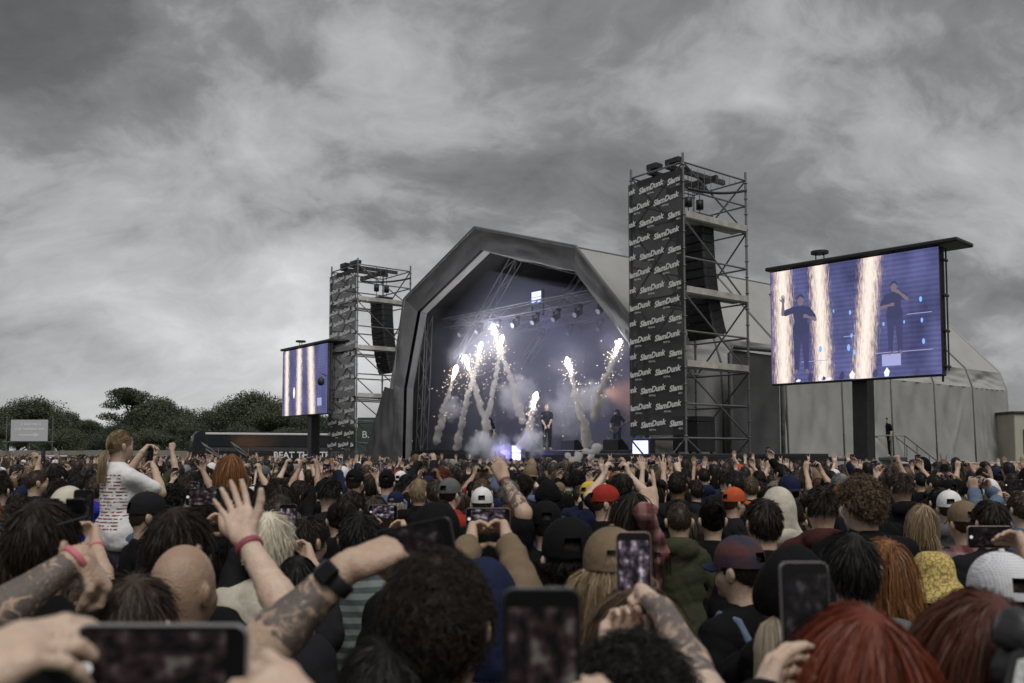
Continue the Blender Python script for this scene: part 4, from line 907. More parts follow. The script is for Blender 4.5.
def pattern_mat(name, kind, c1, c2):
    m = M(name, c1, 0.85, spec=0.25, bump=0.3, bscale=30); t_ = m.node_tree; N = t_.nodes.new; K = t_.links.new; b = t_.nodes['Principled BSDF']
    tc_ = N('ShaderNodeTexCoord'); sp = N('ShaderNodeSeparateXYZ'); K(tc_.outputs['Object'], sp.inputs[0])
    def band(i, f, lo, hi, off=0.0):
        a = N('ShaderNodeMath'); a.operation = 'MULTIPLY_ADD'; K(sp.outputs[i], a.inputs[0]); a.inputs[1].default_value = f; a.inputs[2].default_value = off
        s_ = N('ShaderNodeMath'); s_.operation = 'SINE'; K(a.outputs[0], s_.inputs[0])
        r = N('ShaderNodeMapRange'); K(s_.outputs[0], r.inputs[0]); r.inputs[1].default_value = lo; r.inputs[2].default_value = hi; return r.outputs[0]
    def mul(a, b_, op='MULTIPLY'):
        q = N('ShaderNodeMath'); q.operation = op; K(a, q.inputs[0])
        if isinstance(b_, float): q.inputs[1].default_value = b_
        else: K(b_, q.inputs[1])
        return q.outputs[0]
    if kind == 'stripe': fac = band(2, 130, -0.1, 0.1)
    elif kind == 'plaid': fac = mul(mul(band(0, 70, -0.2, 0.6), 0.5), mul(band(2, 70, -0.2, 0.6), 0.5), 'ADD')
    elif kind == 'print':                          # broken lines of red print on the back of a tee
        n = N('ShaderNodeTexNoise'); mpn = N('ShaderNodeMapping'); K(tc_.outputs['Object'], mpn.inputs[0]); mpn.inputs['Scale'].default_value = (42, 5, 42); K(mpn.outputs[0], n.inputs['Vector']); n.inputs['Scale'].default_value = 1.0; n.inputs['Detail'].default_value = 3
        r = N('ShaderNodeMapRange'); K(n.outputs[0], r.inputs[0]); r.inputs[1].default_value = 0.43; r.inputs[2].default_value = 0.48
        fac = mul(r.outputs[0], band(2, 250, 0.0, 0.3))
        def rng_(i, lo, hi):
            a = N('ShaderNodeMath'); a.operation = 'GREATER_THAN'; K(sp.outputs[i], a.inputs[0]); a.inputs[1].default_value = lo
            c = N('ShaderNodeMath'); c.operation = 'LESS_THAN'; K(sp.outputs[i], c.inputs[0]); c.inputs[1].default_value = hi; return mul(a.outputs[0], c.outputs[0])
        fac = mul(fac, mul(rng_(0, -0.15, 0.145), mul(rng_(2, 1.0, 1.42), rng_(1, -0.5, 0.0))))
    elif kind == 'duckhat':                        # small round dark-outlined motifs on yellow
        v = N('ShaderNodeTexVoronoi'); nd = N('ShaderNodeTexNoise'); K(tc_.outputs['Object'], nd.inputs['Vector']); nd.inputs['Scale'].default_value = 40; vs = N('ShaderNodeVectorMath'); vs.operation = 'SCALE'; vs.inputs['Scale'].default_value = 0.035; K(nd.outputs['Color'], vs.inputs[0]); va = N('ShaderNodeVectorMath'); K(tc_.outputs['Object'], va.inputs[0]); K(vs.outputs[0], va.inputs[1]); K(va.outputs[0], v.inputs['Vector']); v.inputs['Scale'].default_value = 38; v.feature = 'DISTANCE_TO_EDGE'
        r = N('ShaderNodeMapRange'); K(v.outputs['Distance'], r.inputs[0]); r.inputs[1].default_value = 0.05; r.inputs[2].default_value = 0.10; r.inputs[3].default_value = 0.75; r.inputs[4].default_value = 0.0
        n = N('ShaderNodeTexNoise'); K(tc_.outputs['Object'], n.inputs['Vector']); n.inputs['Scale'].default_value = 75; n.inputs['Detail'].default_value = 2
        r2 = N('ShaderNodeMapRange'); K(n.outputs[0], r2.inputs[0]); r2.inputs[1].default_value = 0.60; r2.inputs[2].default_value = 0.66; r2.inputs[4].default_value = 0.7
        fac = mul(r.outputs[0], r2.outputs[0], 'MAXIMUM')
    elif kind == 'mesh': fac = mul(band(0, 900, -0.3, 0.6), band(2, 900, -0.3, 0.6))
    mi_ = N('ShaderNodeMix'); mi_.data_type = 'RGBA'; K(fac, mi_.inputs[0]); mi_.inputs[6].default_value = (*c1, 1); mi_.inputs[7].default_value = (*c2, 1); K(mi_.outputs[2], b.inputs['Base Color']); return m
CLO['stripe'] = pattern_mat('black_white_stripes', 'stripe', (0.02, 0.02, 0.02), (0.55, 0.54, 0.52))
CLO['tealstripe'] = pattern_mat('muted_teal_stripes', 'stripe', (0.06, 0.08, 0.08), (0.16, 0.18, 0.17))
CLO['plaid'] = pattern_mat('rust_plaid', 'plaid', (0.11, 0.035, 0.033), (0.30, 0.17, 0.16))
CLO['tourtee'] = pattern_mat('white_tee_with_red_print', 'print', (0.70, 0.695, 0.685), (0.20, 0.045, 0.025))
CLO['duckhat'] = pattern_mat('yellow_hat_print', 'duckhat', (0.55, 0.42, 0.14), (0.10, 0.065, 0.03))
CLO['tweed'] = pattern_mat('navy_maroon_check', 'plaid', (0.03, 0.03, 0.05), (0.09, 0.035, 0.035))
CLO['whitemesh'] = pattern_mat('white_cap_mesh', 'mesh', (0.66, 0.66, 0.68), (0.36, 0.36, 0.38))
RUB = M('rubber_band', (0.25, 0.05, 0.07), 0.6); PINK = M('pink_band', (0.55, 0.15, 0.18), 0.6); DARKB = M('dark_strap', (0.02, 0.02, 0.022), 0.5); GLASS_BLK = M('watch_glass', (0.006, 0.006, 0.007), 0.15, spec=0.25)

# ------------------------------------------------------------------ hands
FING = dict(i=(0.029, 0.090, (0.043, 0.026, 0.021)), m=(0.010, 0.094, (0.047, 0.029, 0.022)), r=(-0.010, 0.090, (0.043, 0.027, 0.021)), p=(-0.028, 0.082, (0.034, 0.021, 0.019)))
HP = dict(open=dict(i=(10, 12, 8, 8), m=(6, 10, 8, 1), r=(8, 12, 8, -5), p=(14, 14, 9, -14), t=(46, 8, 14)),
          relaxed=dict(i=(18, 24, 14, 4), m=(22, 28, 16, 1), r=(26, 30, 18, -3), p=(30, 32, 18, -7), t=(32, 20, 15)),
          fist=dict(i=(82, 95, 60, 0), m=(86, 98, 60, 0), r=(88, 98, 60, 0), p=(88, 95, 58, 0), t=(18, 62, 40)),
          point=dict(i=(2, 4, 3, 2), m=(84, 96, 60, 0), r=(88, 98, 60, 0), p=(88, 95, 58, 0), t=(18, 62, 40)),
          horns=dict(i=(4, 5, 3, 8), m=(84, 98, 60, 0), r=(86, 98, 60, 0), p=(6, 6, 4, -12), t=(20, 60, 42)),
          grip=dict(i=(30, 42, 22, 6), m=(42, 50, 26, 1), r=(50, 54, 28, -3), p=(55, 55, 28, -8), t=(40, 26, 18)),
          clutch=dict(i=(52, 62, 36, 4), m=(56, 64, 36, 1), r=(60, 66, 36, -2), p=(62, 64, 36, -6), t=(36, 42, 26)),
          peace=dict(i=(3, 5, 3, 9), m=(3, 5, 3, -8), r=(82, 95, 60, 0), p=(84, 95, 58, 0), t=(18, 62, 40)))
def hand_prims(W, f, n, right, pose, s=1.0, fore=None):
    f = nrm(f); n = np.asarray(n, float); n = nrm(n-f*(n@f)); r = np.cross(f, n)*(1 if right else -1)*-1   # r: towards the thumb
    # seen from the back of a right hand pointing up, the thumb is on the left
    L = lambda a, b, c: W+s*(f*a+r*b+n*c)
    P = [rc(W-nrm(fore)*0.05*s if fore is not None else W-f*0.05*s, W+f*0.012*s, 0.0285*s, 0.0265*s, 0.02)]
    tips = {}
    for k, (lat, kn, _) in FING.items():
        P.append(rc(L(0.012, lat*0.55, 0), L(kn, lat, 0.001), 0.0165*s, 0.0130*s, 0.014))
    P.append(rc(L(0.02, 0.016, 0.008), L(0.058, 0.030, 0.008), 0.017*s, 0.014*s, 0.014)); P.append(rc(L(0.02, -0.02, 0.007), L(0.06, -0.026, 0.006), 0.015*s, 0.012*s, 0.012))
    hp = HP[pose]
    for k, (lat, kn, seg) in FING.items():
        c1, c2, c3, sp = [math.radians(q) for q in hp[k]]
        fd = nrm(f*math.cos(sp)+r*math.sin(sp)); p = L(kn, lat, 0); a = 0; rad = 0.0095 if k != 'p' else 0.0082
        for q, (ln, c) in enumerate(zip(seg, (c1, c2, c3))):
            a += c; d = fd*math.cos(a)+n*math.sin(a); e_ = p+d*ln*s; r2 = rad*(0.93 if q < 2 else 0.82)
            P.append(rc(p, e_, rad*s, r2*s, 0.004)); p = e_; rad = r2
        tips[k] = p
    ta, t1, t2 = [math.radians(q) for q in hp['t']]
    d0 = nrm(f*math.cos(ta)+r*math.sin(ta)+n*0.35); p = L(0.022, 0.024, 0.010)
    for ln, bend, ra, rb in ((0.046, 0, 0.0165, 0.0125), (0.034, t1, 0.012, 0.0105), (0.027, t2, 0.0105, 0.0085)):
        d0 = nrm(d0*math.cos(bend)+nrm(-r*0.75+n*0.65)*math.sin(bend)); e_ = p+d0*ln*s; P.append(rc(p, e_, ra*s, rb*s, 0.006)); p = e_
    tips['t'] = p
    return P, tips

# ------------------------------------------------------------------ figure: prims in a frame facing +Y, right hand at +X, 1.76 m tall
HC = np.array((0, 0.012, 1.648)); HR = np.array((0.0765, 0.097, 0.108))
def ik(Sp, T, hint, la, lb):
    v = T-Sp; d = np.linalg.norm(v); k = 1.0
    if d > (la+lb)*0.985: k = d/((la+lb)*0.985); la *= k; lb *= k
    a = (la*la-lb*lb+d*d)/(2*d); h = math.sqrt(max(la*la-a*a, 1e-6)); dv = v/d
    p = np.asarray(hint, float)-Sp; p = p-dv*(p@dv); p = nrm(p) if np.linalg.norm(p) > 1e-4 else np.array((0, -1.0, 0))
    return Sp+dv*a+p*h
class Fig: pass
def figure(sex='m', arms=(None, None), build=1.0, seat=False):
    """arms: (left, right), each None (hanging) or dict(w=wrist, f=finger dir, n=palm normal, e=elbow hint, pose=...)"""
    F_ = Fig(); w = (1.0 if sex == 'm' else 0.88)*build; F_.w = w; F_.sex = sex
    head = [el(HC, HR, 0.02), el((0, 0.045, 1.588), (0.058, 0.062, 0.062), 0.03), rc((0, -0.012, 1.43), (0, 0.0, 1.60), 0.058*(w*0.5+0.5), 0.054*(w*0.5+0.5), 0.03),
            el((0, 0.108, 1.622), (0.013, 0.018, 0.022), 0.014), el((0, 0.098, 1.648), (0.011, 0.014, 0.03), 0.01), el((0, 0.088, 1.668), (0.045, 0.02, 0.012), 0.015),
            el((0.026, 0.100, 1.58), (0.014, 0.008, 0.006), 0.01), el((-0.026*0+0, 0.102, 1.578), (0.024, 0.01, 0.008), 0.006), el((0, 0.088, 1.545), (0.024, 0.022, 0.018), 0.02)]
    for s in (-1, 1):
        head += [el((s*0.080, -0.006, 1.628), (0.010, 0.019, 0.032), 0.006), el((s*0.087, -0.016, 1.638), (0.008, 0.012, 0.022), 0.004), rc((s*0.02, 0.0985, 1.645), (s*0.044, 0.090, 1.644), 0.007, 0.007, 0.004), rc((s*0.05, 0.06, 1.61), (s*0.04, 0.075, 1.59), 0.018, 0.016, 0.02)]
    F_.head = head
    hipw = 0.092*(1 if sex == 'm' else 1.05)
    torso = [el((0, 0.005, 1.30), (0.155*w, 0.112*w, 0.19), 0.05), el((0, 0, 1.12), (0.135*w, 0.10*w, 0.16), 0.06), el((0, -0.005, 0.97), (0.158*(w*.5+.5), 0.112*(w*.5+.5), 0.13), 0.06), rc((-0.125*w, -0.012, 1.405), (0.125*w, -0.012, 1.405), 0.052, 0.052, 0.05), rc((0, -0.015, 1.40), (0, -0.008, 1.49), 0.075, 0.056, 0.05)]
    if sex == 'f': torso += [el((s*0.07, 0.075, 1.27), (0.06, 0.055, 0.06), 0.03) for s in (-1, 1)]
    F_.torso = torso
    legs = []
    for s in (-1, 1):
        if seat: hp_, kn_, an_, to_ = (s*0.11, 0.02, 0.93), (s*0.20, 0.42, 0.86), (s*0.17, 0.40, 0.42), (s*0.17, 0.54, 0.36)
        else: hp_, kn_, an_, to_ = (s*hipw, 0, 0.92), (s*0.105, 0.012, 0.50), (s*0.115, -0.03, 0.09), (s*0.14, 0.13, 0.035)
        legs += [rc(hp_, kn_, 0.082*(w*.5+.5), 0.055, 0.05), rc(kn_, an_, 0.054, 0.037, 0.03), rc(an_, to_, 0.04, 0.034, 0.03)]
    F_.legs = legs; F_.arm = []; F_.hand = []; F_.joint = []
    for side, A in ((-1, arms[0]), (1, arms[1])):
        Sp = np.array((side*0.172*w, -0.008, 1.405)); la, lb = 0.285, 0.262
        if A is None:
            W_ = np.array((side*0.245*w, 0.05, 0.885)); E_ = ik(Sp, W_, (side*0.5, -0.6, 1.1), la, lb); f, n, pose = (0, 0.12, -1), (-side, 0.2, 0), 'relaxed'; hs = 1.0
        else:
            W_ = np.asarray(A['w'], float); up = W_[2] > 1.45
            if up: Sp = Sp+np.array((-side*0.012, 0.01, 0.035))
            E_ = ik(Sp, W_, A.get('e', (side*0.6, 0.2, 1.2)), la, lb); f, n, pose = A['f'], A['n'], A.get('pose', 'open'); hs = A.get('s', 1.0)
        th = A.get('thick', 1.0) if A else 1.0
        fore = nrm(W_-E_)
        F_.arm.append([rc(Sp, E_, 0.048*w*th, 0.040*(w*.5+.5)*th, 0.035), rc(E_, E_+(W_-E_)*0.35, 0.042*(w*.5+.5)*th, 0.0425*(w*.5+.5)*th, 0.02), rc(E_+(W_-E_)*0.35, W_, 0.0415*(w*.5+.5)*th, 0.0275*th, 0.02)])
        hpz, tips = hand_prims(W_, f, n, side > 0, pose, hs, fore); F_.hand.append(hpz); F_.joint.append(dict(S=Sp, E=E_, W=W_, tips=tips, f=nrm(f), n=nrm(n), fore=fore, th=th))
    return F_
def body_mesh(F_, name, hb=0.017, hh=0.0085, hd=0.0065, tat=()):
    core = F_.torso+F_.legs+F_.arm[0]+F_.arm[1]
    ms_ = [polygonise(core, hb), polygonise(F_.head, hh)]+[polygonise(h, hd) for h in F_.hand]
    V, Q = cat(*ms_)
    me = new_mesh(name, V, Q, SKIN['fair'], True)
    if tat:
        ink = np.zeros(len(V), np.float32)
        for k, lo, hi in tat:                      # forearm k inked from lo to hi of its length (past 1: onto the hand)
            j = F_.joint[k]; v = j['W']-j['E']; tt = (V-j['E'])@v/(v@v); dd = np.linalg.norm(V-j['E']-tt[:, None]*v, axis=1)
            ink = np.maximum(ink, ((tt > lo) & (tt < hi) & (dd < 0.07))*1.0)
        a = me.attributes.new('ink', 'FLOAT', 'POINT'); a.data.foreach_set('value', ink.astype(np.float32))
    return me
def folds(amp, seed=0):
    p = np.random.default_rng(seed).uniform(0, 6, 6)
    def f(P):
        x, y, z = P[:, 0], P[:, 1], P[:, 2]
        a = np.sin(27*z+11*x+2.5*np.sin(9*x+5*y+p[0])+p[1]); b = np.sin(21*x-9*z+2.2*np.sin(11*z+7*y+p[2])+p[3]); c = np.sin(47*(x*0.5+y)+29*z+2*np.sin(20*x+p[5])+p[4])
        return amp*((1-np.abs(a))**2*0.8+(1-np.abs(b))**2*1.0+c*0.12-1.1)
    return f
def infl(prims, d, k=None): return [(t, a, b+(d if t == 'e' else 0), ra+d, rb+d, kk if k is None else k) if t == 'e' else (t, a, b, ra+d, rb+d, kk if k is None else k) for (t, a, b, ra, rb, kk) in prims]
def top_mesh(F_, name, long=False, d=0.011, h=0.015, hood=False, seed=0, bare=False):
    P = infl(F_.torso[:4]+F_.torso[5:], d)
    P.append(rc((0, -0.02, 1.41), (0, -0.012, 1.455), 0.078, 0.072, 0.04))
    P += [rc((-0.06, 0, 1.0), (0.06, 0, 1.0), 0.115*F_.w+d, 0.115*F_.w+d, 0.06), rc((-0.075, 0, 0.93), (0.075, 0, 0.93), 0.10+d, 0.10+d, 0.04)]
    if hood: P += [el((0, -0.085, 1.475), (0.11, 0.065, 0.07), 0.03), rc((-0.08, -0.01, 1.475), (0.08, -0.01, 1.475), 0.045, 0.045, 0.03)]
    for k in (0, 1):
        j = F_.joint[k]; th = j['th']
        if long:
            P += [rc(j['S'], j['E'], 0.047*F_.w*th+d+0.004, 0.040*th+d+0.004, 0.035), rc(j['E'], j['W']-j['fore']*0.02, 0.039*th+d+0.004, 0.030*th+d*0.8, 0.02), rc(j['W']-j['fore']*0.05, j['W']-j['fore']*0.018, 0.030*th+d, 0.028*th+d, 0.01)]
        elif not bare:
            m_ = j['S']+(j['E']-j['S'])*0.72; P += [rc(j['S'], m_, 0.048*F_.w*th+d+0.004, 0.045*F_.w*th+d+0.011, 0.035)]
    P.append(('cut', np.array((0, 0, 0.85), np.float32), np.array((0, 0, -1), np.float32), 0, 0, 0))
    V, Q = polygonise(P, h, folds(0.0075, seed)); return new_mesh(name, V, Q, CLO['black'], True)
def trouser_mesh(F_, name, h=0.022):
    P = infl([F_.torso[2]]+F_.legs[:2]+F_.legs[3:5], 0.014); V, Q = polygonise(P, h, folds(0.004, 5)); return new_mesh(name, V, Q, CLO['charcoal'], True)

# ------------------------------------------------------------------ hair
def scalp_mask(v, lo=-0.72):
    az = v[:, 1]/np.sqrt(v[:, 0]**2+v[:, 1]**2+1e-6)          # 1 in front, -1 behind
    thr = np.where(az < 0, -0.18+(-az)*(lo+0.18)*1.0, -0.18+az**1.3*0.78)
    return v[:, 2] > thr
def scalp_cap(k=1.035, lo=-0.72, nu=36, nv=24):
    th = np.linspace(0, 2*np.pi, nu, endpoint=False); ph = np.linspace(0.02, np.pi*0.85, nv)
    D = np.stack([np.outer(np.sin(ph), np.cos(th)), np.outer(np.sin(ph), np.sin(th)), np.outer(np.cos(ph), np.ones(nu))], -1).reshape(-1, 3)
    m = scalp_mask(D, lo); V = HC+D*HR*k
    Q = np.array([(i*nu+j, i*nu+(j+1) % nu, (i+1)*nu+(j+1) % nu, (i+1)*nu+j) for i in range(nv-1) for j in range(nu)])
    Q = Q[m[Q].sum(1) >= 3][:, ::-1]; return V, Q
NECK = [((0, -0.012, 1.50), (0.066, 0.066, 0.12)), ((0, -0.012, 1.415), (0.19, 0.088, 0.075)), ((0, 0, 1.28), (0.175, 0.135, 0.20))]
def push(P, scale):
    for c, r_, k in [(HC, HR, scale)]+[(np.array(c), np.array(r_), 1.0+0.05*scale) for c, r_ in NECK]:
        q = (P-c)/r_; l_ = np.linalg.norm(q, axis=-1, keepdims=True); P = np.where(l_ < k, c+q/(l_+1e-6)*k*r_, P)
    return P
def hair_mesh(name, style, n=1500, seed=0, width=0.0026, length=None, capped=False):
    r = np.random.default_rng(seed)
    d = r.normal(size=(n*3, 3)); d /= np.linalg.norm(d, axis=1)[:, None]
    lo = dict(short=-0.62, crop=-0.60, curly=-0.72, messy=-0.78, long=-0.85, wavy=-0.85, bob=-0.85, tail=-0.72, lowtail=-0.72, bun=-0.72, under=-0.1)[style]
    d = d[scalp_mask(d, lo)][:n]; n = len(d)
    crown = nrm((0.12, -0.45, 0.9)); flow = nrm_rows(d*0.0+d-crown*(d@crown)[:, None]*0.6-np.array((0, 0, 0.15)))
    flow = flow-d*np.einsum('ij,ij->i', flow, d)[:, None]; flow = nrm_rows(flow)
    lift, grav, curl, ncf, Lg, S_ = dict(short=(0.22, 0.08, 0.010, 34, 0.040, 6), crop=(0.25, 0.05, 0.002, 50, 0.014, 3), curly=(1.1, 0.05, 0.022, 46, 0.060, 9), messy=(0.20, 0.10, 0.040, 26, 0.080, 9), long=(0.25, 0.5, 0.012, 9, 0.40, 10), wavy=(0.35, 0.45, 0.035, 22, 0.40, 12), bob=(0.3, 0.5, 0.014, 14, 0.22, 8), tail=(0.05, 0, 0.004, 9, 0.2, 14), lowtail=(0.05, 0, 0.004, 9, 0.2, 14), bun=(0.05, 0, 0.003, 9, 0.1, 9), under=(0.35, 0.06, 0.008, 40, 0.05, 5))[style]
    if length: Lg = length
    p = HC+d*HR*r.uniform(1.0, 1.05, (n, 1)); pts = [p]
    if style == 'curly':
        cl = r.integers(0, n//5, n); c0 = nrm_rows(r.normal(size=(n//5, 3)))[cl]; t1 = nrm_rows(np.cross(d, c0)); t2 = np.cross(d, t1); ph = r.uniform(0, 6.28, n//5)[cl]+r.normal(size=n)*0.25
        S_ = 11; Lr = (Lg*0.62*r.uniform(0.6, 1.15, n//5)[cl])[:, None]
        for k in range(1, S_):
            s_ = k/(S_-1); a = ph+k*1.05; rad = 0.0085*(0.5+0.6*s_)
            pts.append(p+d*Lr*s_+flow*0.012*s_-np.array((0, 0, 0.010))*s_*s_+(t1*np.cos(a)[:, None]+t2*np.sin(a)[:, None])*rad)
    elif style in ('tail', 'lowtail', 'bun'):
        T = nrm((0, -0.86, 0.42 if style != 'lowtail' else -0.28)); Tp = HC+T*HR*1.12; ph = r.uniform(0, 6.28, n); rad = np.sqrt(r.uniform(0, 1, n))
        for k in range(1, 7):
            s_ = k/6; q = nrm_rows(d*(1-s_)+T*s_); pts.append(HC+q*HR*(1.04+0.06*s_+0.02*r.uniform(0, 1, (n, 1))))
        if style == 'bun':
            for k in range(1, S_-4):
                a = ph+k*1.1; pts.append(Tp+np.stack([np.cos(a)*0.042*np.sqrt(rad), -0.03+0.0*a-0.035*np.sin(k*0.8+ph)*0.6, np.sin(a)*0.046*np.sqrt(rad)], -1))
        else:
            Lg = length or 0.26
            for k in range(1, S_-5):
                s_ = k/(S_-6); sp = 0.013+0.034*np.sin(min(s_*1.5, 1.57))*(1 if s_ < 0.7 else 1-0.5*(s_-0.7)/0.3)
                jl = Lg*(0.75+0.25*r.uniform(0, 1, n)) if k == 1 else jl
                q = Tp+np.stack([np.cos(ph)*rad*sp*1.15+0.01*np.sin(s_*6+ph), -0.035*np.sin(min(s_*3.5, 1.57))-0.012*s_+np.sin(ph)*rad*sp*0.8, -jl*s_**1.1], -1)
                pts.append(push(q, 1.06))
    else:
        D = nrm_rows(flow+d*lift); L_ = Lg*r.uniform(0.65, 1.1, (n, 1)); st = L_/S_
        ph = r.uniform(0, 6.28, (n, 3)); cl = r.integers(0, max(6, n//14), n)     # strands wander together in locks
        ph = 0.7*r.uniform(0, 6.28, (max(6, n//14), 3))[cl]+0.3*ph
        for k in range(1, S_):
            D = nrm_rows(D+np.array((0, 0, -1.0))*grav+curl*20*np.sin(ph+k*ncf*0.11+p*ncf)*0.5)
            p = p+D*st; p = push(p, 1.03+0.10*min(1, Lg*4)*r.uniform(0, 1, (n, 1)) if style in ('long', 'wavy', 'bob') else 1.02)
            if style in ('long', 'wavy', 'bob'):       # keep the face clear
                p[:, 1] = np.where((np.abs(p[:, 0]) < 0.085) & (p[:, 1] > 0.03) & (p[:, 2] < 1.66), np.minimum(p[:, 1], 0.045), p[:, 1])
            pts.append(p)
    P = np.stack(pts, 1); S2 = P.shape[1]
    if capped:                                     # hair pressed flat under a hat
        q = (P-HC)/HR; l_ = np.linalg.norm(q, axis=2, keepdims=True); P = np.where(P[..., 2:] > HC[2]-0.01, HC+q/np.maximum(l_, 1e-6)*np.minimum(l_, 1.05)*HR, P)
    T = np.gradient(P, axis=1); sd_ = np.cross(T, nrm_rows(r.normal(size=(n, 3))*0.8+d)[:, None, :]); sd_ /= np.linalg.norm(sd_, axis=2, keepdims=True)+1e-9
    wd = width*np.linspace(1.0, 0.35, S2)[None, :, None]*r.uniform(0.7, 1.3, (n, 1, 1))
    V = np.stack([P-sd_*wd, P+sd_*wd], 2).reshape(-1, 3)
    b = (np.arange(n)[:, None]*S2+np.arange(S2-1)[None])[..., None]*2
    Q = (b+np.array((0, 1, 3, 2))).reshape(-1, 4)
    cv, cq = scalp_cap({'crop': 1.025, 'short': 1.05, 'curly': 1.09, 'messy': 1.07, 'under': 1.02}.get(style, 1.045) if not capped else 1.03, lo)
    V, Q = cat((V, Q), (cv, cq)); return new_mesh(name, V, Q, HAIR['brown'], True)
def nrm_rows(a): return a/(np.linalg.norm(a, axis=-1, keepdims=True)+1e-9)

# ------------------------------------------------------------------ hats (in the same head frame)
def cap_meshes(name, back=False):
    nu, nv = 40, 10; c = HC+np.array((0, -0.004, 0.022)); R_ = HR*np.array((1.16, 1.13, 1.04)); V = []
    for i in range(nv+1):
        ph = (i/nv)*math.pi*0.53
        for j in range(nu):
            a = 2*math.pi*j/nu; seam = 1-0.012*math.exp(-((((a/(math.pi/3))+0.5) % 1-0.5)/0.05)**2)
            V.append(c+R_*np.array((math.sin(ph)*math.cos(a), math.sin(ph)*math.sin(a), math.cos(ph)**0.85 if ph < math.pi/2 else math.cos(ph)))*seam)
    bk = -1 if not back else 1
    Q = []
    for i in range(nv):
        for j in range(nu):
            a = 2*math.pi*(j+0.5)/nu
            if math.sin(a)*bk > (0.93 if i == nv-2 else 0.965) and i in (nv-3, nv-2): continue         # opening above the strap
            Q.append((i*nu+j, (i+1)*nu+j, (i+1)*nu+(j+1) % nu, i*nu+(j+1) % nu))
    dome = new_mesh(name+'_crown', V, Q, CLO['black'], True)
    # peak: a curved plate
    B = []; f = 1 if not back else -1; z0 = HC[2]+0.018; nn = 12
    for lay in (0, 1):
        for i in range(5):
            for j in range(nn+1):
                a = -1.25+2.5*j/nn; e_ = i/4*0.072*math.cos(a*0.85)
                B.append((math.sin(a)*(R_[0]*0.99), c[1]+f*(math.cos(a)*R_[1]*0.985+e_), z0-0.012*math.sin(a)**2*1.4-i/4*0.014-lay*0.006))
    m_ = nn+1; Qb = []
    for lay in (0, 1):
        for i in range(4):
            for j in range(nn):
                q = tuple(lay*5*m_+x for x in (i*m_+j, i*m_+j+1, (i+1)*m_+j+1, (i+1)*m_+j)); Qb.append(q if lay else q[::-1])
    for j in range(nn): Qb.append((4*m_+j, 4*m_+j+1, 9*m_+j+1, 9*m_+j))
    peak = new_mesh(name+'_peak', B, Qb, CLO['black'], True)
    Vb, Qq = path_tube([c+np.array((0, 0, R_[2]-0.001)), c+np.array((0, 0, R_[2]+0.007))], [0.010, 0.006], 8); but = new_mesh(name+'_button', Vb, Qq, CLO['black'], True)
    return dome, peak, but
CAP = cap_meshes('cap'); CAPB = cap_meshes('backward_cap', True)
def beanie_mesh(hood=False):
    P = [el(HC+np.array((0, -0.006, 0.020)), HR*np.array((1.16, 1.14, 1.12)), 0.02), rc(HC+np.array((-0.03, -0.01, 0.0)), HC+np.array((0.03, -0.01, 0.0)), 0.082, 0.082, 0.03)]
    if hood: P = [el(HC+np.array((0, -0.015, 0.012)), HR*np.array((1.30, 1.24, 1.16)), 0.03), el(HC+np.array((0, -0.05, -0.09)), (0.092, 0.085, 0.11), 0.06), rc((-0.07, -0.03, 1.47), (0.07, -0.03, 1.47), 0.075, 0.075, 0.06), ('sub', np.array((0, 0.13, 1.61), np.float32), np.array((0.075, 0.09, 0.115), np.float32), 0, 0, 0)]
    else: P.append(('cut', HC+np.array((0, 0, -0.032)), np.array((0, 0.15, -1.0)), 0, 0, 0))
    V, Q = polygonise(P, 0.010, folds(0.0028, 3)); return new_mesh('hood' if hood else 'beanie', V, Q, CLO['black'], True)
BEANIE, HOOD = beanie_mesh(), beanie_mesh(True)
def bucket_mesh():
    prof = [(0.001, 0.134), (0.04, 0.131), (0.066, 0.120), (0.083, 0.097), (0.092, 0.06), (0.099, 0.018), (0.130, -0.018), (0.172, -0.068), (0.169, -0.074), (0.125, -0.026), (0.098, 0.010)]
    n = 40; V = []
    for k, (r_, z) in enumerate(prof):
        for j in range(n):
            a = 2*math.pi*j/n; q = r_*(1+0.02*math.sin(3*a+k)+(0.04*math.sin(5*a+1) if r_ > 0.11 else 0)); V.append((HC[0]+q*math.cos(a)*0.97, HC[1]+q*math.sin(a)*1.12, HC[2]+z+0.006*math.sin(4*a)*(r_ > 0.11)))
    Q = [(i*n+j, i*n+(j+1) % n, (i+1)*n+(j+1) % n, (i+1)*n+j) for i in range(len(prof)-1) for j in range(n)]
    return new_mesh('bucket_hat', V, [q[::-1] for q in Q], CLO['duckhat'], True)

# ------------------------------------------------------------------ assembling people
def setm(o, m):
    o.material_slots[0].link = 'OBJECT'; o.material_slots[0].material = m; return o
def seg_box(name, a, b, r_, mat, parent, n=16):
    V, Q = path_tube([a, a+(b-a)*0.15, b-(b-a)*0.15, b], [r_*0.96, r_, r_, r_*0.96], n); return put(name, V, Q, mat, parent, True)
def person(base, yaw, sc_, parts, label, group):
    """parts: list of (name, mesh, material, children)"""
    o = empty('person', base, yaw, label, 'person', group); o.scale = (sc_,)*3
    for nm, me, mt, ch in parts:
        q = link(nm, me, o)
        if mt is not None: setm(q, mt)
        for n2_, me2, mt2 in ch:
            c = link(n2_, me2, q)
            if mt2 is not None: setm(c, mt2)
    return o
def hat_part(kind, c, c2=None):
    m = CLO[c]; m2 = CLO[c2 or c]
    if kind == 'cap': return ('cap', CAP[0], m, [('peak', CAP[1], m2), ('button', CAP[2], m2)])
    if kind == 'capb': return ('cap', CAPB[0], m, [('peak', CAPB[1], m2), ('button', CAPB[2], m2)])
    if kind == 'beanie': return ('beanie', BEANIE, m, [])
    if kind == 'hood': return ('hood', HOOD, m, [])
    if kind == 'bucket': return ('bucket_hat', BUCKET, m, [])
BUCKET = bucket_mesh()
HM = {}
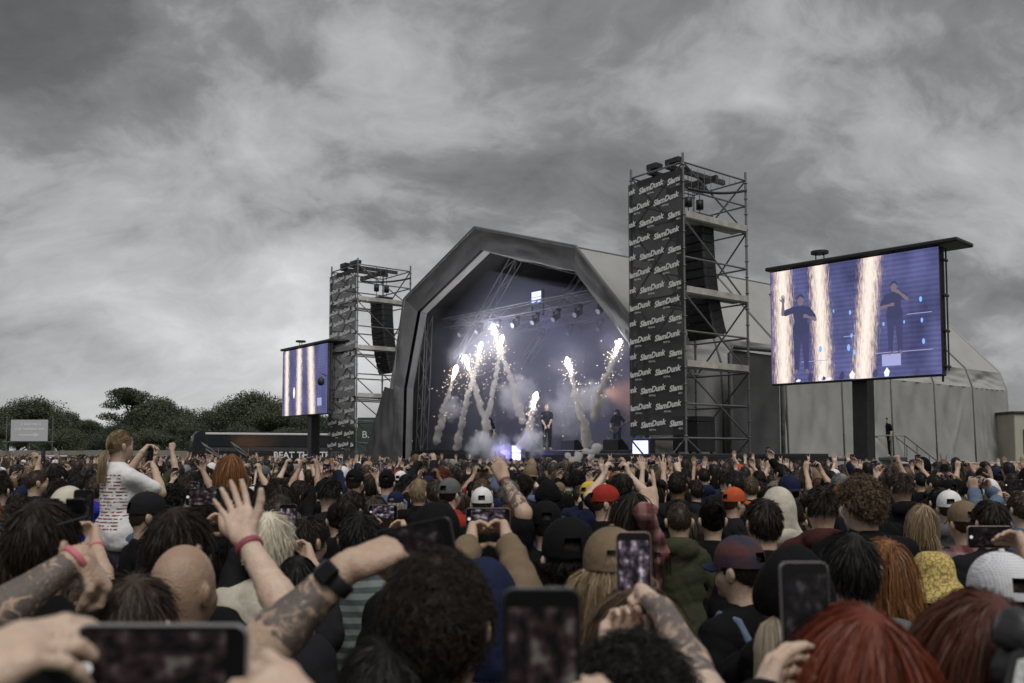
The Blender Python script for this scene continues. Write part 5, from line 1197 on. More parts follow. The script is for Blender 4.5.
for nm, st, n, kw in (('short1', 'short', 1900, {}), ('short2', 'short', 1900, dict(length=0.055)), ('crop', 'crop', 1900, {}), ('curly', 'curly', 1800, {}), ('messy', 'messy', 1800, {}), ('long1', 'long', 1500, {}), ('long2', 'wavy', 1500, {}), ('bob', 'bob', 1500, {}), ('capbob', 'bob', 1600, dict(capped=True)), ('capcrop', 'crop', 1800, dict(capped=True)), ('tail', 'tail', 1800, {}), ('lowtail', 'lowtail', 1800, {}), ('bun', 'bun', 1800, {}), ('under', 'under', 2000, {})):
    HM[nm] = hair_mesh('hair_'+nm, st, n, len(HM)+31, 0.0026, **kw)

# ------------------------------------------------------------------ phones
def rrect(w_, h_, r_, n=5):
    out = []
    for cx_, cz, a0 in ((w_/2-r_, h_/2-r_, 0), (-w_/2+r_, h_/2-r_, 90), (-w_/2+r_, -h_/2+r_, 180), (w_/2-r_, -h_/2+r_, 270)):
        for k in range(n+1): a = math.radians(a0+90*k/n); out.append((cx_+r_*math.cos(a), cz+r_*math.sin(a)))
    return out
def plate(w_, h_, r_, y0, y1, mat, name, bev=0.0012):
    rings = [(rrect(w_-2*bev, h_-2*bev, r_-bev), y0), (rrect(w_, h_, r_), y0+bev), (rrect(w_, h_, r_), y1-bev), (rrect(w_-2*bev, h_-2*bev, r_-bev), y1)]
    V = [(x, y, z) for rg, y in rings for x, z in rg]; n = len(rings[0][0])
    Q = [tuple(range(n)), tuple(range(3*n, 4*n))[::-1]]+[(k*n+j, (k+1)*n+j, (k+1)*n+(j+1) % n, k*n+(j+1) % n) for k in range(3) for j in range(n)]
    return new_mesh(name, V, Q, mat)
def phone_screen_mat(name, seed, gain, warm=0.0):
    m = bpy.data.materials.new(name); m.use_nodes = True; t_ = m.node_tree; N = t_.nodes.new; K = t_.links.new; b = t_.nodes['Principled BSDF']
    b.inputs['Base Color'].default_value = (0.006, 0.006, 0.007, 1); b.inputs['Roughness'].default_value = 0.15; b.inputs['Specular IOR Level'].default_value = 0.25
    tc_ = N('ShaderNodeTexCoord'); mpn = N('ShaderNodeMapping'); K(tc_.outputs['Object'], mpn.inputs[0]); mpn.inputs['Location'].default_value = (seed, 0, seed*1.7); mpn.inputs['Scale'].default_value = (60, 1, 45)
    n = N('ShaderNodeTexNoise'); K(mpn.outputs[0], n.inputs['Vector']); n.inputs['Scale'].default_value = 1; n.inputs['Detail'].default_value = 4
    ra = N('ShaderNodeValToRGB'); K(n.outputs[0], ra.inputs[0]); e_ = ra.color_ramp.elements
    e_[0].position = 0.42; e_[0].color = (0.004, 0.004, 0.006, 1); e_[1].position = 0.72; e_[1].color = (0.75, 0.72+0.0*warm, 0.85-warm*0.3, 1); q = e_.new(0.56); q.color = (0.10+warm*0.05, 0.075, 0.11-warm*0.03, 1)
    K(ra.outputs[0], b.inputs['Emission Color']); b.inputs['Emission Strength'].default_value = gain; return m
PSM = [phone_screen_mat('phone_picture_%d' % i, 3.7*i, g_, w_) for i, (g_, w_) in enumerate(((0.45, 0.1), (0.2, 0.5), (0.6, 0.2), (0.05, 0.4), (0.12, 0.8)))]
PCASE = {k: M('phone_case_'+k, c, 0.35) for k, c in dict(black=(0.012, 0.012, 0.013), grey=(0.16, 0.155, 0.15), rose=(0.34, 0.23, 0.20), white=(0.5, 0.5, 0.5), blue=(0.03, 0.05, 0.12)).items()}
P_BODY = plate(0.0765, 0.156, 0.012, 0.0, 0.0088, PCASE['black'], 'phone_body'); P_GLASS = plate(0.0735, 0.153, 0.0105, -0.0012, 0.0005, GLASS_BLK, 'phone_glass', 0.0004)
P_PIC = new_mesh('phone_picture', [(x, -0.0018, z) for x, z in rrect(0.066, 0.118, 0.002, 1)], [tuple(range(8))], PSM[0]); P_BUMP = plate(0.028, 0.03, 0.006, 0.0085, 0.0115, PCASE['black'], 'phone_camera', 0.0008)
P_CTRL = plate(0.011, 0.011, 0.0052, -0.0024, -0.0014, M('shutter_white', (0.8, 0.8, 0.8), 0.4, emit=(0.8, 0.8, 0.8), estr=0.3), 'shutter_dot', 0.0002)
def phone(pos, yaw, roll, label, case='black', pic=0, pitch=0.0, s=1.0, group=None):
    o = empty('phone', pos, yaw, label, 'phone', group or 'phones held up by the crowd'); o.rotation_euler = (pitch, roll, yaw); o.rotation_mode = 'YXZ'; o.scale = (s,)*3
    q = setm(link('case', P_BODY, o), PCASE[case]); setm(link('camera_bump', P_BUMP, q), PCASE['black']).location = (0.018, 0, 0.055)
    g_ = link('glass', P_GLASS, o); setm(link('picture', P_PIC, g_), PSM[pic]); link('shutter_button', P_CTRL, g_).location = (0, 0, -0.066)
    return o
# ================================================================== people the photograph singles out
BASE = {k: figure(k) for k in 'mf'}
BODY = {k: body_mesh(BASE[k], 'body_'+k, 0.016, 0.0062, 0.0075) for k in 'mf'}
TROU = {k: trouser_mesh(BASE[k], 'trousers_'+k) for k in 'mf'}
TOPS = {}
def top_for(sex, kind):
    k = (sex, kind)
    if k not in TOPS: TOPS[k] = make_top(BASE[sex], kind, len(TOPS))
    return TOPS[k]
def make_top(F_, kind, seed, h=0.0125):
    return top_mesh(F_, kind, kind != 'tee', {'tee': 0.011, 'hoodie': 0.019, 'jacket': 0.022, 'shirt': 0.013}[kind], h, kind == 'hoodie', seed)
HH = {}
NEARH = dict(short='short1', short2='short2', crop='crop', curly='curly', curlong='curly', messy='messy', long='long1', wavy='long2', bob='bob', tail='tail', lowtail='lowtail', bun='bun', under='under')
def hero_hair(style, seed, capped, D, hidden=False):
    if hidden: return HM[NEARH[style]]
    if D > 3.6 and not (capped and style not in ('crop', 'bob')): return HM[('cap'+style) if capped else NEARH[style]]
    if D > 1.8 or D < 0.9: seed = 0                  # the same cut serves several heads
    k = (style, seed, capped)
    if k not in HH:
        st, kw = dict(short=('short', {}), short2=('short', dict(length=0.055)), crop=('crop', {}), curly=('curly', {}), curlong=('curly', dict(length=0.036)), messy=('messy', {}), long=('long', {}), wavy=('wavy', {}), bob=('bob', {}), tail=('tail', {}), lowtail=('lowtail', dict(length=0.30)), bun=('bun', {}), under=('under', {}))[style]
        n, w_ = (5600, 0.0010) if D < 1.8 else (2500, 0.0015)
        if D < 0.9: n, w_ = 1500, 0.002
        if style == 'crop': n = int(n*1.3)
        HH[k] = hair_mesh('hair_'+style, st, n, 900+seed, w_, capped=capped, **kw)
    return HH[k]
PROT = []                                       # parts of the picture that random people must not cover: x0, x1, y0, y1, distance
SPOTS = []                                      # where feet already stand
GRP = 'people in the crowd near the camera'
def hero(label, px, ytop, D, sex='m', yaw=0, hair=None, hc='brown', hat=None, top='tee', tc='black', skin='fair', arms=None, tat=(), bands=(), z=None, seat=False, seed=0, legc='charcoal', hgt=None, fine=0.0062, prot=None, extra=None, base_z=0.0, build=1.0):
    """px, ytop: where the top of the head shows; D: metres ahead. hgt gives the height instead when the head is out of the picture."""
    tp = at(px, ytop, D); hz_ = hgt if hgt else tp[2]-base_z
    s = float(np.clip(hz_/(1.775+(0.015 if hat else 0.0)), 0.80, 1.12)); b = np.array((tp[0] if not hgt else at(px, 452, D)[0], D, base_z)); ya = math.radians(yaw)
    Rz = np.array(((math.cos(ya), -math.sin(ya), 0), (math.sin(ya), math.cos(ya), 0), (0, 0, 1)))
    tol = lambda p: (np.asarray(p)-b)@Rz/s
    dirl = lambda v: np.asarray(v, float)@Rz
    if arms:
        A = []
        for a in arms:
            if a is None: A.append(None); continue
            W_ = at(*a['w']); T = at(*a['t']); A.append(dict(w=tol(W_), f=dirl(T-W_), n=dirl(a['n']), pose=a.get('pose', 'open'), e=tol(at(*a['e'])), s=a.get('s', 1.0), thick=a.get('th', 1.0)))
        F_ = figure(sex, A, build, seat); bm = body_mesh(F_, 'body', 0.020, max(fine, 0.0085 if D > 3 else fine), 0.0052 if D < 3 else 0.0065, tat); tm = make_top(F_, top, seed, 0.016 if D < 3 else 0.02); tr = trouser_mesh(F_, 'trousers')
    elif seat or build != 1.0: F_ = figure(sex, (None, None), build, seat); bm = body_mesh(F_, 'body', 0.016, fine); tm = make_top(F_, top, seed); tr = trouser_mesh(F_, 'trousers')
    else: F_ = BASE[sex]; bm, tm, tr = BODY[sex], top_for(sex, top), TROU[sex]
    parts = [('body', bm, SKIN[skin], []), (top, tm, CLO[tc], []), ('trousers', tr, CLO[legc], [])]
    if hair: parts.append(('hair', hero_hair(hair, seed, bool(hat), D, bool(hgt)), HAIR[hc], []))
    if hat: parts.append(hat_part(*hat))
    o = person(b, ya, s, parts, label, GRP)
    for k, fr, mt, wd in bands:                 # bands round a wrist
        j = F_.joint[k]; c = j['W']-j['fore']*fr; r_ = 0.0295*j['th']+fr*0.055
        q = seg_box('wristband', c-j['fore']*wd/2, c+j['fore']*wd/2, r_+0.003, mt, o)
    if extra: extra(o, F_)
    w_ = 0.12*F/D
    if not hgt: PROT.append((px-w_, px+w_, ytop-2, ytop+0.26*F/D, D))
    for pr in (prot or ()): PROT.append((*pr, D))
    SPOTS.append((b[0], D)); return o
def ph(px, py, D, roll, label, case='black', pic=0, yaw=0, pitch=0.0, s=1.0):
    o = phone(at(px, py, D), math.radians(yaw), math.radians(roll), label, case, pic, math.radians(pitch), s)
    w_ = 0.085*F/D; PROT.append((px-w_, px+w_, py-w_, py+w_, D)); return o

# --- nearest: phones held just in front of the lens
hero('person below the frame holding a phone level in both hands at lower left', 150, 700, 0.40, 'm', 0, hgt=1.60, hair='short', hc='brown', top='tee', tc='black', skin='pale', fine=0.008, seed=1,
     arms=(dict(w=(-70, 690, 0.76), t=(112, 606, 0.84), n=(0.3, 0.65, -0.8), e=(-240, 900, 0.5), pose='relaxed', s=0.95), dict(w=(316, 752, 0.79), t=(236, 642, 0.83), n=(-0.75, 0.6, 0.1), e=(440, 950, 0.5), pose='grip', s=0.92)))
ph(160, 668, 0.83, 90, 'black phone in pale case held level at the lower left corner', 'grey', 4)
hero('person below the frame filming upright with the central phone', 545, 700, 0.45, 'f', 0, hgt=1.58, hair='long', hc='brown', top='tee', tc='charcoal', skin='pale', fine=0.008, seed=2,
     arms=(dict(w=(455, 800, 0.85), t=(495, 672, 0.91), n=(0.8, 0.55, 0.1), e=(360, 1000, 0.5), pose='grip', s=0.9), dict(w=(638, 780, 0.85), t=(594, 650, 0.91), n=(-0.8, 0.55, 0.1), e=(740, 1000, 0.5), pose='grip', s=0.9)))
ph(542, 669, 0.9, 0, 'dark upright phone held closest to the camera at bottom centre', 'black', 4)
hero('person below the frame filming beside the bright red hair', 655, 760, 1.0, 'f', 0, hgt=1.50, hair='bob', hc='darkbrown', top='hoodie', tc='black', skin='pale', fine=0.008, seed=3,
     arms=(None, dict(w=(762, 702, 1.34), t=(786, 640, 1.47), n=(0.75, -0.6, 0.0), e=(770, 860, 1.05), pose='grip', s=0.95)))
ph(806, 612, 1.45, 0, 'upright dark phone in pale case left of the bright red hair', 'grey', 3, pitch=-4)

# --- first rows
hero('man with tousled curly dark hair seen from behind at bottom centre', 436, 545, 1.58, 'm', -6, hair='curlong', hc='darkbrown', top='hoodie', tc='black', seed=4, build=1.0)
hero('person with bright copper-red straight hair at the bottom right', 860, 597, 1.42, 'f', 8, hair='long', hc='red', top='hoodie', tc='charcoal', seed=5)
def scrunchie(o, F_):
    for k, (dx_, dz_, rr_) in enumerate(((0.035, 0.0, 0.03), (0.05, -0.03, 0.028), (0.03, -0.055, 0.026))):
        q = link('scrunchie_fold', BEANIE, o); setm(q, DARKB); q.scale = (0.30, 0.34, 0.32); q.location = tuple(np.array((dx_-0.065, -0.142, 1.715+dz_))-HC*np.array((0.30, 0.34, 0.32)))
    rb = put('ribbon', [(-0.055, -0.175, 1.70), (-0.02, -0.178, 1.715), (-0.053, -0.190, 1.595), (-0.093, -0.186, 1.585)], [(0, 1, 2, 3)], DARKB, o)
    put('ribbon_print', [(-0.049, -0.180, 1.690), (-0.033, -0.182, 1.696), (-0.059, -0.1925, 1.606), (-0.077, -0.1905, 1.600)], [(0, 1, 2, 3)], M('ribbon_white_print', (0.5, 0.5, 0.5), 0.7, noise=0.6, nscale=260), rb)
hero('person with dark auburn hair tied with a black printed ribbon at lower right corner', 985, 583, 1.52, 'f', 0, hair='long', hc='auburn', top='jacket', tc='navy', seed=6, extra=scrunchie)
hero('person with black curly hair tapping the rose phone with a tattooed arm', 634, 636, 1.36, 'f', 0, hair='curly', hc='black', top='tee', tc='black', skin='pale', seed=7, tat=((1, 0.05, 1.15),),
     arms=(dict(w=(612, 660, 1.80), t=(622, 600, 1.96), n=(0.2, -0.9, 0.2), e=(560, 760, 1.5), pose='clutch'), dict(w=(664, 612, 1.82), t=(637, 580, 1.97), n=(-0.5, 0.6, -0.3), e=(722, 720, 1.5), pose='point')))
ph(634, 568, 2.0, 0, 'upright phone in rose case tapped by a tattooed hand', 'rose', 2, pitch=-3)
def watch(o, F_):
    j = F_.joint[0]; c = j['W']-j['fore']*0.035; r_ = 0.034*j['th']
    q = seg_box('watch_strap', c-j['fore']*0.014, c+j['fore']*0.014, r_+0.001, DARKB, o)
    n = nrm(np.array((0.15, -0.75, 0.65))-j['fore']*(np.array((0.15, -0.75, 0.65))@j['fore'])); t_ = np.cross(j['fore'], n); cc = c+n*(r_+0.002)
    V, Fs = bevel_box(-0.021, 0.021, -0.019, 0.019, -0.005, 0.009, 0.005); V = [cc+j['fore']*v[0]+t_*v[1]+n*v[2] for v in V]; put('watch_case', V, Fs, GLASS_BLK, q)
hero('person in white tee whose tattooed watch arm reaches across the foreground', 385, 628, 1.52, 'm', 0, hair='short', hc='black', top='tee', tc='white', seed=8, tat=((0, 0.30, 0.78),), extra=watch, prot=((255, 415, 530, 683),),
     arms=(dict(w=(348, 566, 1.66), t=(412, 540, 1.74), n=(0.25, 0.5, -0.85), e=(225, 668, 1.62), pose='clutch', th=1.18, s=1.12), None))
ph(415, 543, 1.79, 78, 'black phone gripped by the hand with the black watch', 'black', 3, yaw=-12)
hero('person raising a pale open hand with a dark red wristband', 398, 606, 1.92, 'f', 0, hair='bob', hc='black', top='tee', tc='charcoal', skin='pale', seed=9, bands=((0, 0.022, RUB, 0.016),), prot=((205, 300, 475, 620),),
     arms=(dict(w=(246, 541, 2.18), t=(230, 488, 2.27), n=(0.1, -0.95, 0.1), e=(305, 640, 2.0), pose='open', th=1.05, s=0.95), None))
hero('person at the left edge stretching a tattooed forearm with a pink wristband', -95, 500, 1.75, 'm', 0, hgt=1.70, hair='short', hc='brown', top='tee', tc='black', seed=10, tat=((1, 0.05, 0.92),), bands=((1, 0.012, PINK, 0.014),), prot=((0, 112, 545, 640),),
     arms=(None, dict(w=(80, 556, 2.0), t=(112, 590, 2.06), n=(-0.4, 0.1, -0.9), e=(-25, 632, 1.85), pose='clutch', th=1.12)))
def shades(o, F_):
    q = tube('sunglasses_arm', (0.093, 0.06, 1.715), (0.096, -0.055, 1.70), 0.003, DARKB, o, 6)
    for s_ in (-1, 1): V, Fs = bevel_box(s_*0.04-0.03, s_*0.04+0.03, 0.075, 0.083, 1.72, 1.76, 0.003); put('sunglasses_lens', V, Fs, GLASS_BLK, o)
hero('dark-haired man with sunglasses pushed up at the left edge', 41, 494, 2.5, 'm', -14, hair='short', hc='darkbrown', top='tee', tc='black', seed=11, extra=shades)
hero('brown-haired head low in front of the bald man', 134, 570, 2.15, 'f', 6, hair='messy', hc='brown', top='tee', tc='black', seed=12)
hero('bald man in black tee left of the raised hand', 181, 538, 2.38, 'm', -12, top='tee', tc='black', skin='tan', seed=13)
hero('man with wavy dark hair behind the bald man', 177, 503, 2.8, 'm', -16, hair='messy', hc='darkbrown', top='tee', tc='black', seed=14)
hero('person with white-blond tousled hair in pale jacket', 268, 509, 3.5, 'f', 0, hair='messy', hc='white', top='jacket', tc='cream', seed=15)
hero('person with black hair filming with a small upright phone', 297, 553, 3.45, 'f', 0, hair='bob', hc='black', top='tee', tc='charcoal', seed=16,
     arms=(None, dict(w=(310, 560, 3.85), t=(298, 530, 4.03), n=(-0.5, -0.7, 0.1), e=(330, 610, 3.5), pose='grip')))
ph(288, 522, 4.05, 0, 'small upright phone beside the white-blond hair', 'black', 2)
hero('dark-haired man in profile left of the striped shirt', 307, 514, 4.4, 'm', -28, hair='short2', hc='darkbrown', top='shirt', tc='denim', seed=17)
hero('black-haired man in a muted striped shirt behind the watch hand', 360, 508, 3.9, 'm', 0, hair='short2', hc='black', top='tee', tc='tealstripe', seed=18)
hero('person hidden behind the watch hand filming level', 388, 536, 4.4, 'f', 0, hair='tail', hc='lightbrown', top='tee', tc='black', seed=19,
     arms=(dict(w=(366, 530, 4.8), t=(370, 512, 4.97), n=(0.9, 0.2, 0), e=(345, 580, 4.4), pose='grip'), dict(w=(406, 532, 4.75), t=(399, 512, 4.96), n=(-0.9, 0.2, 0), e=(425, 580, 4.4), pose='grip')))
ph(383, 512, 5.0, 90, 'level phone with bright pink picture above the watch hand', 'grey', 2)
hero('person in navy hood and beige sleeves filming level with both hands', 484, 556, 2.62, 'm', 0, hat=('hood', 'navy'), top='shirt', tc='tan', seed=20, bands=((1, 0.05, DARKB, 0.05), (0, 0.05, DARKB, 0.05)), prot=((460, 530, 500, 590),),
     arms=(dict(w=(470, 545, 3.0), t=(472, 512, 3.16), n=(0.9, 0.25, 0), e=(440, 610, 2.7), pose='grip'), dict(w=(509, 543, 3.0), t=(501, 510, 3.16), n=(-0.9, 0.25, 0), e=(530, 620, 2.7), pose='grip')))
ph(488, 519, 3.2, 90, 'level phone held in both hands above the navy hood', 'grey', 0)
hero('person in black cap with white mark left of the level phone', 436, 499, 3.3, 'm', 5, hat=('cap', 'black'), hair='crop', hc='black', top='hoodie', tc='black', seed=21)
hero('man in a plain black cap over curly hair near the centre', 569, 514, 2.95, 'm', 4, hat=('cap', 'black'), hair='curly', hc='black', top='tee', tc='black', seed=22)
hero('person in black cap raising a tattooed fist', 546, 499, 4.9, 'm', 0, hat=('cap', 'black'), hair='crop', hc='darkbrown', top='tee', tc='black', seed=23, tat=((0, 0.1, 0.95),), bands=((0, 0.012, RUB, 0.012),), prot=((488, 530, 455, 510),),
     arms=(dict(w=(504, 480, 5.0), t=(494, 455, 5.05), n=(0.3, 0.9, 0.1), e=(530, 520, 4.8), pose='fist', th=1.1, s=1.1), None))
hero('person in tan cap with long blond hair behind the rose phone', 612, 524, 2.75, 'f', 0, hat=('cap', 'tan'), hair='wavy', hc='blond', top='tee', tc='black', seed=24)
hero('person with straight light brown hair behind the rose phone', 642, 578, 2.0, 'f', 0, hair='long', hc='lightbrown', top='tee', tc='black', seed=25)
hero('long-haired woman in plaid sleeve pointing one finger up', 633, 489, 5.0, 'f', 0, hair='long', hc='darkbrown', top='shirt', tc='plaid', seed=26, prot=((640, 662, 470, 575),),
     arms=(None, dict(w=(651, 511, 5.1), t=(647, 480, 5.15), n=(-0.2, 0.95, 0.1), e=(664, 580, 4.9), pose='point', th=0.82, s=1.3)))
hero('short-haired man in olive hooded jacket right of the pointing arm', 679, 500, 5.6, 'm', -8, hair='crop', hc='brown', top='hoodie', tc='olive', seed=27)
hero('person with a dark low bun left of the orange cap', 712, 499, 5.6, 'f', 0, hair='bun', hc='darkbrown', top='tee', tc='black', seed=28)
hero('person wearing an orange-red cap with its peak to the side', 733, 486, 7.6, 'm', -60, hat=('cap', 'orange'), hair='crop', hc='brown', top='tee', tc='charcoal', seed=29)
def strap(o, F_):
    for s_ in (-1, 1):
        V, Q = path_tube([(s_*0.085, 0.09, 1.40), (s_*0.10, 0.03, 1.475), (s_*0.10, -0.06, 1.46), (s_*0.10, -0.13, 1.36), (s_*0.10, -0.145, 1.2)], 0.016, 8); put('bag_strap', V, Q, CLO['denim'], o, True)
hero('man in navy and maroon checked cap facing left with bag straps', 741, 533, 3.45, 'm', 38, hat=('cap', 'tweed', 'navy'), hair='crop', hc='darkbrown', top='tee', tc='black', seed=30, extra=strap)
hero('person in black beanie with a long ash-blond ponytail', 792, 545, 2.45, 'f', -48, hat=('beanie', 'black'), hair='lowtail', hc='ash', top='hoodie', tc='black', seed=31)
hero('man with dark brown hair in black tee before the cream hood', 764, 496, 4.5, 'm', 0, hair='short2', hc='darkbrown', top='tee', tc='black', seed=32)
hero('person with cream hood pulled up', 778, 486, 5.6, 'm', 0, hat=('hood', 'cream'), top='hoodie', tc='cream', seed=33)
hero('man with undercut hair in dark maroon hoodie', 822, 486, 5.2, 'm', -10, hair='under', hc='darkbrown', top='hoodie', tc='maroon', seed=34)
hero('tall broad man with curly sandy hair in black jacket', 863, 475, 4.55, 'm', 12, hair='curly', hc='lightbrown', top='jacket', tc='black', skin='fair', seed=35, build=1.1)
hero('man with thick black hair and grey collar before the curly auburn hair', 851, 529, 3.0, 'm', 0, hair='messy', hc='black', top='shirt', tc='grey', seed=36)
hero('person with long curly auburn hair beside the yellow bucket hat', 884, 535, 3.3, 'f', 0, hair='wavy', hc='ginger', top='tee', tc='black', seed=37)
hero('person in a patterned yellow bucket hat and striped top', 934, 550, 3.75, 'f', 0, hat=('bucket', 'duckhat'), hair='bob', hc='darkbrown', top='tee', tc='stripe', seed=38)
hero('person in a white mesh cap filming level at the right edge', 1003, 549, 2.5, 'm', 0, hat=('cap', 'whitemesh', 'white'), hair='crop', hc='darkbrown', top='tee', tc='black', seed=39, prot=((960, 1024, 520, 600),),
     arms=(None, dict(w=(1028, 552, 3.05), t=(1012, 530, 3.2), n=(-0.8, 0.4, 0), e=(1060, 640, 2.7), pose='grip')))
ph(990, 537, 3.2, 90, 'level dark phone in pale case above the white mesh cap', 'rose', 3)
hero('person with shoulder-length blond hair right of the tall sandy-haired man', 922, 502, 6.0, 'f', 0, hair='bob', hc='blond', top='tee', tc='black', seed=40)
hero('person in grey hood with a white cap', 949, 489, 6.6, 'm', -20, hat=('cap', 'white'), hair='crop', hc='brown', top='hoodie', tc='grey', seed=41)
hero('man in tan cap and rust plaid shirt with bag straps', 964, 499, 5.3, 'm', 0, hat=('cap', 'tan'), hair='crop', hc='brown', top='shirt', tc='plaid', seed=42, extra=strap)
hero('person with dark hair in charcoal top behind the phone at right edge', 991, 498, 4.8, 'm', 0, hair='short2', hc='darkbrown', top='tee', tc='charcoal', seed=43)
hero('person in pale blue shirt filming level at the right edge', 1022, 490, 6.2, 'm', 0, hair='short', hc='brown', top='shirt', tc='denim', seed=44,
     arms=(dict(w=(998, 500, 6.6), t=(1001, 488, 6.8), n=(0.9, 0.2, 0), e=(985, 540, 6.2), pose='grip'), dict(w=(1034, 500, 6.6), t=(1030, 488, 6.8), n=(-0.9, 0.2, 0), e=(1050, 540, 6.2), pose='grip')))
ph(1015, 485, 6.8, 90, 'level black phone touching the right edge above the pale blue shirt', 'black', 3)
hero('person behind the sunglasses man filming upright with a phone', 84, 566, 3.0, 'f', 0, hair='messy', hc='brown', top='tee', tc='black', seed=45, bands=((1, 0.02, PINK, 0.012),),
     arms=(None, dict(w=(96, 546, 3.35), t=(88, 512, 3.48), n=(-0.45, -0.7, 0.1), e=(112, 620, 3.0), pose='grip')))
ph(83, 510, 3.5, 0, 'upright black phone just below the rider in the printed tee', 'black', 3)
hero('person behind the wavy-haired man filming level', 190, 524, 3.5, 'm', 0, hair='short', hc='brown', top='tee', tc='charcoal', seed=46,
     arms=(dict(w=(176, 528, 3.8), t=(185, 503, 3.97), n=(0.9, 0.2, 0), e=(150, 590, 3.5), pose='grip'), dict(w=(226, 530, 3.8), t=(219, 503, 3.97), n=(-0.9, 0.2, 0), e=(240, 590, 3.5), pose='grip')))
ph(203, 497, 4.0, 90, 'level black phone behind the raised open hand', 'black', 1)
hero('person in white cap at the centre left of the raised fist', 482, 486, 7.0, 'f', 0, hat=('cap', 'white'), hair='crop', hc='brown', top='tee', tc='black', seed=47)
hero('person in dark grey cap right of the rider', 146, 490, 5.2, 'm', -50, hat=('cap', 'charcoal', 'grey'), hair='crop', hc='brown', top='tee', tc='black', seed=48)
hero('person with pale beanie left of the rider behind the sunglasses man', 68, 486, 4.6, 'm', 0, hat=('beanie', 'cream'), top='tee', tc='charcoal', seed=49)
hero('person in a cobalt blue top left of the rider', 96, 474, 8.0, 'm', 0, hair='short', hc='brown', top='hoodie', tc='cobalt', seed=50)
hero('red-haired long-haired woman standing above the crowd before the bus', 231, 450, 9.0, 'f', 0, hair='long', hc='ginger', top='tee', tc='black', seed=51, prot=((218, 246, 448, 480),))
hero('person in red and white cap below the smoke balls', 604, 483, 6.6, 'm', -80, hat=('cap', 'red', 'white'), hair='crop', hc='brown', top='tee', tc='black', seed=52)
hero('person in a mustard yellow cap below the smoke balls', 589, 480, 8.6, 'm', -40, hat=('cap', 'yellow'), hair='crop', hc='brown', top='tee', tc='navy', seed=53)

# --- the woman on shoulders
rz_ = at(119, 428, 7.0)[2]-1.775
hero('blond ponytailed woman in white red-printed tee riding on shoulders and filming', 119, 428, 7.0, 'f', -32, hair='lowtail', hc='blond', top='tee', tc='tourtee', skin='fair', seed=54, seat=True, legc='denim', base_z=rz_, prot=((80, 165, 425, 560),),
     arms=(dict(w=(141, 454, 7.38), t=(149, 446, 7.45), n=(0.9, 0.3, 0.0), e=(128, 480, 7.4), pose='grip'), dict(w=(155, 470, 7.25), t=(153, 459, 7.38), n=(-0.7, 0.5, 0.2), e=(158, 500, 7.0), pose='grip')))
ph(149, 457, 7.42, 6, 'black upright phone held by the woman riding on shoulders', 'black', 3, yaw=-25)
hero('person in lilac shirt carrying the woman on shoulders', 121, 500, 7.12, 'm', -20, hgt=1.60, hair='short', hc='brown', top='shirt', tc='lilac', seed=55)

# --- on the stage
def performer(label, px, py, u, yaw, **k):
    x, z = hit(px, py, u); p = S(x, u, 0)
    return hero(label, to_px((p[0], p[1], 3.8))[0], py, float(p[1]), base_z=2.08, yaw=yaw, **k)
x_, z_ = hit(547, 404, 1.6); sp_ = S(x_, 1.6, 0); SD = float(sp_[1]); sx_ = at(547, 404, SD)[0]
hero('bald singer in black standing legs apart at the front of the stage', 547, 404, SD, 'm', 180+20, top='tee', tc='charcoal', legc='black', skin='pale', seed=56, base_z=2.08,
     arms=(dict(w=(549, 425.5, SD-0.25), t=(548, 430, SD-0.3), n=(0, 1, 0), e=(562, 421, SD), pose='fist'), dict(w=(545.5, 426, SD-0.25), t=(546, 430, SD-0.3), n=(0, 1, 0), e=(532, 421, SD), pose='fist')))
x_, z_ = hit(617, 408, 2.4); gp = S(x_, 2.4, 0); GD = float(gp[1])
gt = hero('guitarist in black playing at the right of the stage', 617, 409, GD, 'm', 180-25, hair='long', hc='darkbrown', top='tee', tc='black', legc='black', skin='fair', seed=57, base_z=2.08,
     arms=(dict(w=(628, 423, GD-0.35), t=(629, 421, GD-0.4), n=(0, 1, 0), e=(630, 430, GD-0.1), pose='clutch'), dict(w=(611, 430, GD-0.3), t=(613, 432, GD-0.35), n=(0, 1, 0), e=(604, 426, GD), pose='clutch')))
c = at(614, 430, GD-0.33); r = empty('electric_guitar', c, math.radians(-6), 'dark electric guitar held by the guitarist on stage', 'guitar'); r.rotation_euler = (0, math.radians(-28), math.radians(-10))
WD = M('guitar_body', (0.03, 0.015, 0.01), 0.25, coat=0.8)
V = [(0.02+0.17*math.cos(a)*(1+0.25*math.cos(2*a)), y, 0.13*math.sin(a)) for y in (0, 0.05) for a in np.linspace(0, 2*math.pi, 20, endpoint=False)]
put('guitar_body', V, [tuple(range(20)), tuple(range(20, 40))[::-1]]+[(j, 20+j, 20+(j+1) % 20, (j+1) % 20) for j in range(20)], WD, r)
bbox('neck', 0.18, 0.78, -0.01, 0.02, -0.025, 0.025, M('maple_neck', (0.25, 0.15, 0.07), 0.5), r, 0.006); bbox('headstock', 0.77, 0.95, -0.008, 0.02, -0.045, 0.05, WD, r, 0.006)
c = at(886, 417, 41.6)
hero('security worker in black standing on the access stair', 886, 417, 41.6, 'm', 120, hair='crop', hc='darkbrown', top='tee', tc='black', legc='black', seed=58, base_z=1.78)
hero('dark-clad stagehand crouching in smoke at the stage front', 490, 432, float(S(hit(490, 432, 1.0)[0], 1.0)[1]), 'm', 150, hair='long', hc='black', top='tee', tc='black', legc='black', seed=59, base_z=2.08, hgt=1.45)

